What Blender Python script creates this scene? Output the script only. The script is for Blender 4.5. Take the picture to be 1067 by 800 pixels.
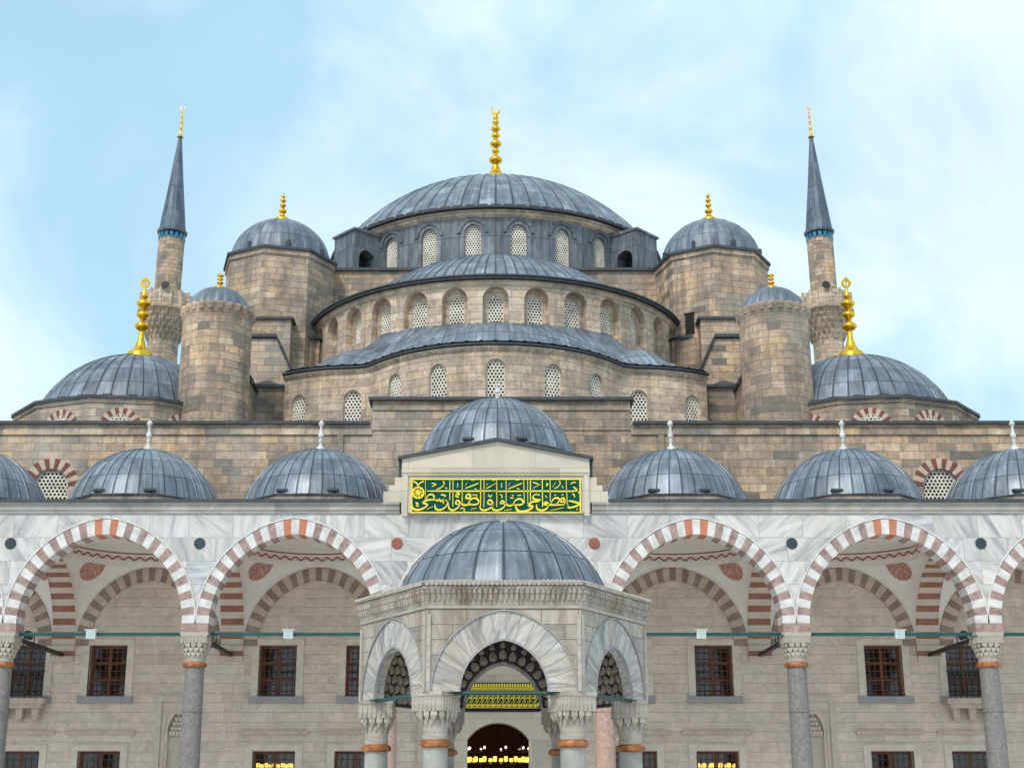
import bpy, bmesh, math, random
from mathutils import Vector
random.seed(7)
R_ = math.radians
pi, sin, cos, sqrt = math.pi, math.sin, math.cos, math.sqrt
scene = bpy.context.scene
for o in list(bpy.data.objects):
    bpy.data.objects.remove(o)
COL = scene.collection

# ------------------------------------------------------------------ camera
PITCH = math.atan(440 / 1480)
cam_d = bpy.data.cameras.new('camera')
cam = bpy.data.objects.new('camera', cam_d)
COL.objects.link(cam)
cam.location = (0, 0, 1.6)
cam.rotation_euler = (pi / 2 + PITCH, 0, 0)
cam_d.sensor_fit = 'HORIZONTAL'
cam_d.sensor_width = 36
cam_d.lens = 1480 / 1067 * 36
cam_d.shift_x = 17 / 1067
cam_d.clip_end = 8000
scene.camera = cam

# ------------------------------------------------------------------ sky
world = bpy.data.worlds.new('World')
scene.world = world
world.use_nodes = True
SUN_EL, SUN_AZ = R_(48), R_(205)          # azimuth from +Y, clockwise: behind the camera, a little to its left
wt = world.node_tree
for n in list(wt.nodes):
    wt.nodes.remove(n)
w_out = wt.nodes.new('ShaderNodeOutputWorld')
w_bg = wt.nodes.new('ShaderNodeBackground')
w_sky = wt.nodes.new('ShaderNodeTexSky')
w_sky.sky_type = 'NISHITA'
w_sky.sun_disc = False
w_sky.sun_elevation = SUN_EL
w_sky.sun_rotation = SUN_AZ
w_sky.air_density = 1.0
w_sky.dust_density = 0.6
w_bg2 = wt.nodes.new('ShaderNodeBackground')
w_mix = wt.nodes.new('ShaderNodeMixShader')
w_tc = wt.nodes.new('ShaderNodeTexCoord')
w_map = wt.nodes.new('ShaderNodeMapping')
w_map.inputs['Location'].default_value = (0.35, 0.0, 0.12)
w_map.inputs['Scale'].default_value = (1.0, 1.0, 1.5)
w_n = wt.nodes.new('ShaderNodeTexNoise')
w_n.inputs['Scale'].default_value = 3.4
w_n.inputs['Detail'].default_value = 7
w_n.inputs['Roughness'].default_value = 0.52
w_n.inputs['Distortion'].default_value = 0.25
w_r = wt.nodes.new('ShaderNodeValToRGB')
w_r.color_ramp.elements[0].position = 0.36
w_r.color_ramp.elements[0].color = (0.80, 0.80, 0.80, 1)
w_r.color_ramp.elements[1].position = 0.64
w_r.color_ramp.elements[1].color = (0.97, 0.97, 0.97, 1)
w_n2 = wt.nodes.new('ShaderNodeTexNoise')
w_n2.inputs['Scale'].default_value = 3.1
w_n2.inputs['Detail'].default_value = 8
w_n2.inputs['Roughness'].default_value = 0.55
w_n2.inputs['Distortion'].default_value = 0.5
w_r2 = wt.nodes.new('ShaderNodeValToRGB')
w_r2.color_ramp.elements[0].position = 0.40
w_r2.color_ramp.elements[0].color = (0.385, 0.605, 0.755, 1)
w_r2.color_ramp.elements[1].position = 0.585
w_r2.color_ramp.elements[1].color = (0.68, 0.82, 0.865, 1)
L = wt.links.new
L(w_tc.outputs['Generated'], w_map.inputs['Vector'])
L(w_map.outputs['Vector'], w_n.inputs['Vector'])
w_map2 = wt.nodes.new('ShaderNodeMapping')
w_map2.inputs['Location'].default_value = (0.2, 0.0, 0.55)
w_map2.inputs['Scale'].default_value = (1.0, 1.0, 1.35)
L(w_tc.outputs['Generated'], w_map2.inputs['Vector'])
L(w_map2.outputs['Vector'], w_n2.inputs['Vector'])
L(w_n.outputs['Fac'], w_r.inputs['Fac'])
L(w_n2.outputs['Fac'], w_r2.inputs['Fac'])
L(w_sky.outputs['Color'], w_bg.inputs['Color'])
w_bg.inputs['Strength'].default_value = 0.13
L(w_r2.outputs['Color'], w_bg2.inputs['Color'])
w_bg2.inputs['Strength'].default_value = 1.0
L(w_r.outputs['Color'], w_mix.inputs['Fac'])
L(w_bg.outputs['Background'], w_mix.inputs[1])
L(w_bg2.outputs['Background'], w_mix.inputs[2])
L(w_mix.outputs['Shader'], w_out.inputs['Surface'])

# ------------------------------------------------------------------ sun (overcast: weak and very soft)
sun_d = bpy.data.lights.new('sun', 'SUN')
sun_d.energy = 1.8
sun_d.angle = R_(14)
sun_d.color = (1.0, 0.92, 0.82)
sun = bpy.data.objects.new('sun', sun_d)
COL.objects.link(sun)
sdir = Vector((sin(SUN_AZ) * cos(SUN_EL), cos(SUN_AZ) * cos(SUN_EL), sin(SUN_EL)))
sun.rotation_euler = (-sdir).to_track_quat('-Z', 'Y').to_euler()

scene.view_settings.view_transform = 'Standard'
scene.view_settings.look = 'None'
scene.view_settings.exposure = 0.44
scene.view_settings.gamma = 1.0
scene.render.engine = 'CYCLES'
scene.cycles.max_bounces = 6
scene.cycles.diffuse_bounces = 4

# ------------------------------------------------------------------ materials
def new_mat(name):
    m = bpy.data.materials.new(name)
    m.use_nodes = True
    nt = m.node_tree
    b = nt.nodes['Principled BSDF']
    return m, nt, b

def node(nt, t, **kw):
    n = nt.nodes.new(t)
    for k, v in kw.items():
        if k in n.inputs:
            n.inputs[k].default_value = v
        else:
            setattr(n, k, v)
    return n

def ramp(nt, stops, interp='LINEAR'):
    r = nt.nodes.new('ShaderNodeValToRGB')
    cr = r.color_ramp
    cr.interpolation = interp
    while len(cr.elements) < len(stops):
        cr.elements.new(0.5)
    for e, (p, c) in zip(cr.elements, stops):
        e.position = p
        e.color = (c[0], c[1], c[2], 1)
    return r

def mixc(nt, a, b, fac, mode='MIX'):
    m = nt.nodes.new('ShaderNodeMix')
    m.data_type = 'RGBA'
    m.blend_type = mode
    for sock, v in ((m.inputs[0], fac), (m.inputs[6], a), (m.inputs[7], b)):
        if hasattr(v, 'is_output'):
            nt.links.new(v, sock)
        elif isinstance(v, (int, float)):
            sock.default_value = v
        else:
            sock.default_value = (v[0], v[1], v[2], 1)
    return m.outputs[2]

def pos_scaled(nt, s):
    g = nt.nodes.new('ShaderNodeNewGeometry')
    m = nt.nodes.new('ShaderNodeMapping')
    m.inputs['Scale'].default_value = s
    nt.links.new(g.outputs['Position'], m.inputs['Vector'])
    return m.outputs['Vector']

def noise(nt, vec, scale, detail=4, rough=0.55, dist=0.0):
    n = node(nt, 'ShaderNodeTexNoise', Scale=scale, Detail=detail, Roughness=rough, Distortion=dist)
    nt.links.new(vec, n.inputs['Vector'])
    return n.outputs['Fac']

def bump(nt, b, h, strength, dist):
    bp = node(nt, 'ShaderNodeBump', Strength=strength, Distance=dist)
    nt.links.new(h, bp.inputs['Height'])
    nt.links.new(bp.outputs['Normal'], b.inputs['Normal'])

def bricks(nt, bw, rh, mortar, off=0.5, vec=None):
    br = node(nt, 'ShaderNodeTexBrick', Scale=1.0)
    br.inputs['Color1'].default_value = (0, 0, 0, 1)
    br.inputs['Color2'].default_value = (1, 1, 1, 1)
    br.inputs['Mortar'].default_value = (0.5, 0.5, 0.5, 1)
    br.inputs['Mortar Size'].default_value = mortar
    br.inputs['Mortar Smooth'].default_value = 0.2
    br.inputs['Brick Width'].default_value = bw
    br.inputs['Row Height'].default_value = rh
    br.offset = off
    if vec is None:
        tc = nt.nodes.new('ShaderNodeTexCoord')
        vec = tc.outputs['UV']
    nt.links.new(vec, br.inputs['Vector'])
    return br

def masonry(name, stops, bw=0.72, rh=0.33, mortar_c=(0.20, 0.165, 0.13), mortar=0.012, stain=0.62, stain_c=(0.13, 0.115, 0.10), grime=0.6, rough=1.0, bloom=0.45):
    m, nt, b = new_mat(name)
    # warp the joints slightly so that the courses are not ruler straight
    tc = nt.nodes.new('ShaderNodeTexCoord')
    wn = node(nt, 'ShaderNodeTexNoise', Scale=0.9, Detail=2)
    nt.links.new(tc.outputs['UV'], wn.inputs['Vector'])
    va = node(nt, 'ShaderNodeVectorMath', operation='MULTIPLY_ADD')
    nt.links.new(wn.outputs['Color'], va.inputs[0])
    va.inputs[1].default_value = (0.10, 0.05, 0)
    nt.links.new(tc.outputs['UV'], va.inputs[2])
    br = bricks(nt, bw, rh, mortar, 0.47, va.outputs[0])
    br.squash = 1.4
    br.squash_frequency = 3
    r = ramp(nt, stops, 'CONSTANT')
    nt.links.new(br.outputs['Color'], r.inputs['Fac'])
    c = r.outputs['Color']
    P1 = pos_scaled(nt, (1, 1, 1))
    n1 = noise(nt, P1, 5.5, 6, 0.65)
    r1 = ramp(nt, [(0.3, (0.74, 0.74, 0.75)), (0.7, (1.22, 1.21, 1.18))])
    nt.links.new(n1, r1.inputs['Fac'])
    c = mixc(nt, c, r1.outputs['Color'], 0.9 * rough, 'MULTIPLY')
    nf = noise(nt, P1, 1.9, 8, 0.72)
    rf = ramp(nt, [(0.33, (0.64, 0.62, 0.61)), (0.5, (1.0, 1.0, 1.0)), (0.66, (1.25, 1.21, 1.15))])
    nt.links.new(nf, rf.inputs['Fac'])
    c = mixc(nt, c, rf.outputs['Color'], 0.85 * rough, 'MULTIPLY')
    # weather streaks that run down the wall
    P2 = pos_scaled(nt, (1.7, 1.7, 0.15))
    n2 = noise(nt, P2, 1.0, 8, 0.68)
    r2 = ramp(nt, [(0.47, (0, 0, 0)), (0.72, (stain,) * 3)])
    nt.links.new(n2, r2.inputs['Fac'])
    c = mixc(nt, c, stain_c, r2.outputs['Color'])
    # broad patches of soot and lichen
    n3 = noise(nt, P1, 0.42, 8, 0.68, 0.4)
    r3 = ramp(nt, [(0.44, (0, 0, 0)), (0.66, (grime,) * 3)])
    nt.links.new(n3, r3.inputs['Fac'])
    c = mixc(nt, c, (stain_c[0] * 1.35, stain_c[1] * 1.35, stain_c[2] * 1.3), r3.outputs['Color'])
    # pale lime bloom
    n4 = noise(nt, pos_scaled(nt, (1, 1, 0.7)), 0.21, 6, 0.6)
    r4 = ramp(nt, [(0.52, (0, 0, 0)), (0.72, (bloom,) * 3)])
    nt.links.new(n4, r4.inputs['Fac'])
    c = mixc(nt, c, (0.60, 0.55, 0.49), r4.outputs['Color'])
    nj = noise(nt, P1, 1.3, 4, 0.6)
    rj = ramp(nt, [(0.36, (0.08,) * 3), (0.62, (0.7,) * 3)])
    nt.links.new(nj, rj.inputs['Fac'])
    fj = node(nt, 'ShaderNodeMath', operation='MULTIPLY')
    nt.links.new(br.outputs['Fac'], fj.inputs[0])
    nt.links.new(rj.outputs['Color'], fj.inputs[1])
    c = mixc(nt, c, mortar_c, fj.outputs[0])
    nt.links.new(c, b.inputs['Base Color'])
    b.inputs['Roughness'].default_value = 0.9
    inv = node(nt, 'ShaderNodeMath', operation='MULTIPLY_ADD')
    nt.links.new(br.outputs['Fac'], inv.inputs[0])
    inv.inputs[1].default_value = -1.0
    nt.links.new(n1, inv.inputs[2])
    bump(nt, b, inv.outputs[0], 0.9, 0.045)
    return m

def marble(name, base, vein, bw=1.7, rh=0.95, joint=(0.42, 0.42, 0.42), vs=0.9, amount=0.75, warm=(0.62, 0.55, 0.46), blocks=True, radial=False, dirt=0.45):
    m, nt, b = new_mat(name)
    tc = nt.nodes.new('ShaderNodeTexCoord')
    br = bricks(nt, bw, rh, 0.009, 0.37)
    off = node(nt, 'ShaderNodeVectorMath', operation='MULTIPLY_ADD')
    nt.links.new(br.outputs['Color'], off.inputs[0])
    off.inputs[1].default_value = (37.0, 53.0, 71.0) if blocks else (0, 0, 0)
    nt.links.new(tc.outputs['UV'], off.inputs[2])
    # every slab is cut with its own vein direction
    rot = node(nt, 'ShaderNodeVectorRotate', rotation_type='Z_AXIS')
    nt.links.new(off.outputs[0], rot.inputs['Vector'])
    am = node(nt, 'ShaderNodeMath', operation='MULTIPLY')
    nt.links.new(br.outputs['Color'], am.inputs[0])
    am.inputs[1].default_value = 0.5 if radial else 9.0 if blocks else 0.6
    nt.links.new(am.outputs[0], rot.inputs['Angle'])
    mp = nt.nodes.new('ShaderNodeMapping')
    mp.inputs['Scale'].default_value = (6.0, 0.45, 1) if radial else (0.45, 2.6, 1)
    nt.links.new(rot.outputs[0], mp.inputs['Vector'])
    n1 = noise(nt, mp.outputs[0], vs, 7, 0.6, 0.6)
    r1 = ramp(nt, [(0.30, vein), (0.46, tuple((a * 0.6 + c * 0.4) for a, c in zip(base, vein))), (0.60, base), (0.75, tuple(min(0.82, a * 1.12) for a in base))])
    nt.links.new(n1, r1.inputs['Fac'])
    c = mixc(nt, base, r1.outputs['Color'], amount)
    rb = ramp(nt, [(0.0, (0.74, 0.75, 0.78)), (0.35, (1.04, 1.02, 1.0)), (0.7, (0.88, 0.90, 0.95)), (1.0, (1.10, 1.07, 1.02))])
    nt.links.new(br.outputs['Color'], rb.inputs['Fac'])
    if blocks:
        c = mixc(nt, c, rb.outputs['Color'], 1.0, 'MULTIPLY')
    P2 = pos_scaled(nt, (1.6, 1.6, 0.22))
    n2 = noise(nt, P2, 1.3, 6, 0.65)
    r2 = ramp(nt, [(0.50 - 0.1 * (dirt - 0.45), (0, 0, 0)), (0.74, (dirt,) * 3)])
    nt.links.new(n2, r2.inputs['Fac'])
    c = mixc(nt, c, warm, r2.outputs['Color'])
    if blocks:
        c = mixc(nt, c, joint, br.outputs['Fac'])
    nt.links.new(c, b.inputs['Base Color'])
    b.inputs['Roughness'].default_value = 0.55
    b.inputs['Specular IOR Level'].default_value = 0.3
    bump(nt, b, n1, 0.15, 0.01)
    return m

def lead(name, base, panel_h=1.1, rough=0.47, light=1.0):
    """weathered lead sheet: UV x counts the rolls, UV y is metres up the slope"""
    m, nt, b = new_mat(name)
    br = bricks(nt, 1.0, panel_h, 0.016, 0.0)
    r = ramp(nt, [(0.0, tuple(x * 0.78 for x in base)), (0.4, base), (0.75, tuple(x * 1.15 for x in base)), (1.0, tuple(x * 1.4 for x in base))])
    nt.links.new(br.outputs['Color'], r.inputs['Fac'])
    c = r.outputs['Color']
    P1 = pos_scaled(nt, (1, 1, 0.5))
    n1 = noise(nt, P1, 1.7, 7, 0.68)
    r1 = ramp(nt, [(0.30, (0.55, 0.58, 0.63)), (0.50, (1, 1, 1)), (0.70, (1.75, 1.70, 1.66))])
    nt.links.new(n1, r1.inputs['Fac'])
    c = mixc(nt, c, r1.outputs['Color'], 0.9, 'MULTIPLY')
    # pale oxide bloom
    n2 = noise(nt, pos_scaled(nt, (1, 1, 0.25)), 0.9, 6, 0.6)
    r2 = ramp(nt, [(0.55, (0, 0, 0)), (0.8, (0.5,) * 3)])
    nt.links.new(n2, r2.inputs['Fac'])
    c = mixc(nt, c, (0.27, 0.31, 0.36), r2.outputs['Color'])
    tc = nt.nodes.new('ShaderNodeTexCoord')
    ms = nt.nodes.new('ShaderNodeMapping')
    ms.inputs['Scale'].default_value = (2.6, 0.28, 1)
    nt.links.new(tc.outputs['UV'], ms.inputs['Vector'])
    ns = noise(nt, ms.outputs[0], 1.6, 6, 0.65)
    rs = ramp(nt, [(0.36, (0.60, 0.62, 0.66)), (0.52, (1, 1, 1)), (0.70, (1.7, 1.68, 1.66))])
    nt.links.new(ns, rs.inputs['Fac'])
    c = mixc(nt, c, rs.outputs['Color'], 0.8, 'MULTIPLY')
    c = mixc(nt, c, (0.028, 0.035, 0.045), br.outputs['Fac'])
    nt.links.new(c, b.inputs['Base Color'])
    rr = ramp(nt, [(0.3, (rough - 0.1,) * 3), (0.7, (rough + 0.16,) * 3)])
    nt.links.new(n1, rr.inputs['Fac'])
    nt.links.new(rr.outputs['Color'], b.inputs['Roughness'])
    b.inputs['Metallic'].default_value = 0.2
    h = node(nt, 'ShaderNodeMath', operation='MULTIPLY_ADD')
    nt.links.new(br.outputs['Fac'], h.inputs[0])
    h.inputs[1].default_value = -0.8
    nt.links.new(n1, h.inputs[2])
    bump(nt, b, h.outputs[0], 0.5, 0.03)
    return m

def plain(name, c, rough=0.6, metallic=0.0, var=0.2, scale=3.0, emit=None, estr=0.0, spec=0.5):
    m, nt, b = new_mat(name)
    if var:
        n1 = noise(nt, pos_scaled(nt, (1, 1, 1)), scale, 6, 0.62)
        r1 = ramp(nt, [(0.3, tuple(x * (1 - var) for x in c)), (0.7, tuple(min(1, x * (1 + var)) for x in c))])
        nt.links.new(n1, r1.inputs['Fac'])
        nt.links.new(r1.outputs['Color'], b.inputs['Base Color'])
        bump(nt, b, n1, 0.15, 0.01)
    else:
        b.inputs['Base Color'].default_value = (*c, 1)
    b.inputs['Roughness'].default_value = rough
    b.inputs['Metallic'].default_value = metallic
    b.inputs['Specular IOR Level'].default_value = spec
    if emit:
        b.inputs['Emission Color'].default_value = (*emit, 1)
        b.inputs['Emission Strength'].default_value = estr
    return m

def pattern_mat(name, dark, light, scale, kind='voronoi', thr=0.45, soft=0.05, rough=0.7):
    m, nt, b = new_mat(name)
    tc = nt.nodes.new('ShaderNodeTexCoord')
    v = node(nt, 'ShaderNodeTexVoronoi', Scale=scale)
    if kind == 'edge':
        v.feature = 'DISTANCE_TO_EDGE'
    nt.links.new(tc.outputs['UV'], v.inputs['Vector'])
    src = v.outputs['Distance']
    if kind == 'scroll':
        s = node(nt, 'ShaderNodeMath', operation='MULTIPLY')
        nt.links.new(src, s.inputs[0]); s.inputs[1].default_value = 17.0
        q = node(nt, 'ShaderNodeMath', operation='SINE')
        nt.links.new(s.outputs[0], q.inputs[0])
        src = q.outputs[0]
    r = ramp(nt, [(thr - soft, dark), (thr + soft, light)])
    nt.links.new(src, r.inputs['Fac'])
    n1 = noise(nt, pos_scaled(nt, (1, 1, 1)), 6, 5)
    r1 = ramp(nt, [(0.3, (0.7,) * 3), (0.7, (1.2,) * 3)])
    nt.links.new(n1, r1.inputs['Fac'])
    c = mixc(nt, r.outputs['Color'], r1.outputs['Color'], 0.8, 'MULTIPLY')
    nt.links.new(c, b.inputs['Base Color'])
    b.inputs['Roughness'].default_value = rough
    bump(nt, b, src, 0.4, 0.02)
    return m

M = {}
M['stone'] = masonry('weathered sandstone', [(0.0, (0.55, 0.385, 0.27)), (0.18, (0.46, 0.335, 0.245)), (0.34, (0.61, 0.42, 0.26)), (0.44, (0.33, 0.26, 0.21)), (0.55, (0.57, 0.41, 0.295)), (0.68, (0.49, 0.36, 0.27)), (0.80, (0.64, 0.49, 0.35)), (0.90, (0.40, 0.295, 0.225)), (0.955, (0.21, 0.18, 0.155))], stain=0.85, grime=0.85, bloom=0.5)
M['stone_drum'] = masonry('pale drum sandstone', [(0.0, (0.62, 0.475, 0.355)), (0.2, (0.55, 0.42, 0.325)), (0.38, (0.66, 0.49, 0.325)), (0.5, (0.46, 0.365, 0.295)), (0.62, (0.65, 0.51, 0.385)), (0.78, (0.58, 0.45, 0.35)), (0.9, (0.69, 0.565, 0.43))], bw=0.8, rh=0.36, stain=0.7, grime=0.55)
M['stone_inner'] = masonry('pinkish wall stone', [(0.0, (0.67, 0.555, 0.475)), (0.2, (0.64, 0.535, 0.46)), (0.42, (0.69, 0.565, 0.475)), (0.6, (0.645, 0.55, 0.48)), (0.8, (0.69, 0.59, 0.51)), (0.93, (0.60, 0.49, 0.41))], bw=1.05, rh=0.36, mortar_c=(0.57, 0.465, 0.395), mortar=0.006, stain=0.2, stain_c=(0.38, 0.31, 0.26), grime=0.2, rough=0.55, bloom=0.3)
M['marble'] = marble('veined grey marble', (0.63, 0.605, 0.585), (0.27, 0.275, 0.295), bw=1.5, rh=0.8, amount=0.95, joint=(0.30, 0.29, 0.28), vs=1.3)
M['marble_v'] = marble('banded marble voussoir', (0.58, 0.535, 0.48), (0.17, 0.17, 0.18), dirt=0.6, bw=0.30, rh=50.0, vs=1.1, amount=1.0, joint=(0.24, 0.22, 0.20), warm=(0.36, 0.27, 0.19), radial=True)
M['marble_cap'] = marble('carved marble', (0.47, 0.42, 0.365), (0.19, 0.17, 0.155), dirt=0.85, vs=2.0, blocks=False, warm=(0.44, 0.35, 0.26))
M['marble_kiosk'] = marble('old kiosk marble', (0.46, 0.40, 0.335), (0.17, 0.155, 0.14), bw=0.75, rh=0.30, vs=1.6, joint=(0.15, 0.125, 0.10), warm=(0.17, 0.115, 0.075), dirt=0.95)
M['gable'] = marble('cream gable marble', (0.62, 0.545, 0.44), (0.44, 0.385, 0.32), bw=2.2, rh=0.8, vs=0.8, amount=0.5, joint=(0.36, 0.32, 0.27))
M['white_block'] = plain('white voussoir marble', (0.60, 0.58, 0.56), 0.6, var=0.26, scale=2.5)
M['pink_block'] = plain('dusty pink voussoir', (0.33, 0.225, 0.20), 0.75, var=0.42, scale=3.5)
M['orange_block'] = plain('orange voussoir', (0.48, 0.18, 0.10), 0.7, var=0.15)
M['dark_red'] = plain('dark red brick voussoir', (0.19, 0.07, 0.05), 0.85, var=0.3)
M['cornice'] = marble('dusty cornice marble', (0.44, 0.415, 0.38), (0.28, 0.265, 0.25), bw=1.9, rh=3.0, vs=1.0, warm=(0.27, 0.22, 0.17))
M['medallion'] = plain('carved leaf medallion', (0.40, 0.315, 0.26), 0.8, var=0.35, scale=7)
M['relief_dark'] = plain('dark relief ground', (0.055, 0.042, 0.045), 0.8, var=0.3)
M['red_stripe'] = plain('brick red stripe', (0.29, 0.125, 0.085), 0.8, var=0.25)
M['pale_stripe'] = plain('pale plaster stripe', (0.56, 0.48, 0.41), 0.85, var=0.12)
M['brown_block'] = plain('brown wall voussoir', (0.27, 0.20, 0.16), 0.85, var=0.25)
M['tan_block'] = plain('tan wall voussoir', (0.52, 0.41, 0.33), 0.85, var=0.18)
M['plaster'] = plain('white vault plaster', (0.76, 0.71, 0.66), 0.85, var=0.07)
M['grille'] = plain('white plaster grille', (0.72, 0.67, 0.59), 0.8, var=0.28, scale=1.6)
M['frame'] = plain('plaster window frame', (0.62, 0.535, 0.45), 0.8, var=0.15)
M['dark_glass'] = plain('dark glass', (0.012, 0.016, 0.022), 0.15, var=0)
M['opening_shade'] = plain('painted opening shade', (0.012, 0.011, 0.011), 0.9, var=0)  # near-black that paints the shade inside openings
M['lead'] = lead('lead sheet', (0.150, 0.178, 0.214), panel_h=0.95)
M['lead_big'] = lead('lead sheet on the main dome', (0.160, 0.192, 0.230), panel_h=0.95)
M['lead_fine'] = lead('lead sheet on the kiosk', (0.158, 0.187, 0.223), panel_h=0.85, rough=0.40)
M['lead_wall'] = lead('lead cladding', (0.135, 0.147, 0.165), panel_h=2.6, rough=0.6)
M['lead_edge'] = plain('dark lead edging', (0.050, 0.060, 0.070), 0.6, 0.2, var=0.3)
M['gold'] = plain('gilded copper', (0.88, 0.47, 0.03), 0.27, 0.9, var=0.30, scale=3.5)
M['gilt'] = plain('gold paint', (0.86, 0.66, 0.04), 0.5, 0.0, var=0.12, scale=6)
M['green_board'] = plain('green board', (0.0, 0.070, 0.054), 0.8, var=0.25, scale=4, spec=0.15)
M['green_iron'] = plain('green iron', (0.006, 0.060, 0.055), 0.5, var=0.3)
M['black_iron'] = plain('black iron', (0.014, 0.015, 0.017), 0.5, var=0.2)
M['granite'] = plain('grey granite', (0.20, 0.185, 0.175), 0.55, var=0.3, scale=9)
M['pink_granite'] = plain('pink granite', (0.43, 0.285, 0.23), 0.5, var=0.25, scale=9)
M['kiosk_shaft'] = plain('grey marble shaft', (0.33, 0.32, 0.295), 0.5, var=0.25, scale=3)
M['copper'] = plain('copper collar', (0.36, 0.135, 0.048), 0.5, 0.4, var=0.6, scale=7)
M['disc_green'] = plain('dark green porphyry', (0.025, 0.04, 0.05), 0.4, var=0.3)
M['disc_red'] = plain('red porphyry', (0.27, 0.085, 0.055), 0.45, var=0.25)
M['red_mosaic'] = pattern_mat('red floral roundel', (0.55, 0.36, 0.30), (0.36, 0.055, 0.04), 17.0, 'edge', 0.13, 0.05)
mw, ntw, bw_ = new_mat('red running wave band')
_tc = ntw.nodes.new('ShaderNodeTexCoord')
_sp = ntw.nodes.new('ShaderNodeSeparateXYZ')
ntw.links.new(_tc.outputs['UV'], _sp.inputs[0])
def _mth(op, a, b=None, c=None):
    n = ntw.nodes.new('ShaderNodeMath')
    n.operation = op
    for k, v in enumerate((a, b, c)):
        if v is None:
            continue
        if hasattr(v, 'is_output'):
            ntw.links.new(v, n.inputs[k])
        else:
            n.inputs[k].default_value = v
    return n.outputs[0]
_sn = _mth('SINE', _mth('MULTIPLY', _sp.outputs['X'], 2 * pi))
_d = _mth('ABSOLUTE', _mth('SUBTRACT', _mth('SUBTRACT', _sp.outputs['Y'], 0.5), _mth('MULTIPLY', _sn, 0.27)))
_r = ramp(ntw, [(0.15, (0.34, 0.05, 0.04)), (0.20, (0.66, 0.58, 0.52))])
ntw.links.new(_d, _r.inputs['Fac'])
ntw.links.new(_r.outputs['Color'], bw_.inputs['Base Color'])
bw_.inputs['Roughness'].default_value = 0.85
M['red_scroll'] = mw
M['relief'] = pattern_mat('dark carved relief', (0.035, 0.032, 0.036), (0.42, 0.35, 0.31), 3.0, 'edge', 0.10, 0.05)
M['relief_scroll'] = pattern_mat('slate scroll relief', (0.050, 0.055, 0.07), (0.30, 0.30, 0.31), 3.2, 'scroll', 0.35, 0.35)
M['wood'] = plain('red brown wood', (0.16, 0.055, 0.025), 0.6, var=0.3)
M['sill'] = plain('grey marble sill', (0.30, 0.29, 0.30), 0.6, var=0.15)
M['tile'] = pattern_mat('turquoise tile', (0.015, 0.12, 0.22), (0.04, 0.22, 0.32), 2.0, 'edge', 0.10, 0.05, 0.3)
M['minaret_cone'] = lead('lead spire', (0.085, 0.115, 0.155), panel_h=2.2, rough=0.5)
M['flood'] = plain('white metal housing', (0.72, 0.74, 0.73), 0.4, var=0.05)
M['lens'] = plain('lamp glass', (0.45, 0.55, 0.55), 0.1, var=0)
M['warm_lamp'] = plain('lit amber lamp', (0.9, 0.6, 0.1), 0.3, var=0, emit=(1.0, 0.50, 0.06), estr=2.6)
M['white_lamp'] = plain('lit pale lamp', (0.9, 0.8, 0.7), 0.3, var=0, emit=(1.0, 0.80, 0.62), estr=1.6)
M['red_carpet'] = plain('red brown hall floor', (0.17, 0.03, 0.022), 0.9, var=0.2)
mg, ntg, bg_ = new_mat('marble paving')
br = bricks(ntg, 1.4, 0.9, 0.012, 0.5, pos_scaled(ntg, (1, 1, 1)))
rg = ramp(ntg, [(0, (0.60, 0.575, 0.55)), (0.5, (0.67, 0.645, 0.62)), (1, (0.72, 0.70, 0.68))])
ntg.links.new(br.outputs['Color'], rg.inputs['Fac'])
ntg.links.new(mixc(ntg, rg.outputs['Color'], (0.25, 0.24, 0.23), br.outputs['Fac']), bg_.inputs['Base Color'])
bg_.inputs['Roughness'].default_value = 0.6
M['paving'] = mg

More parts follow.
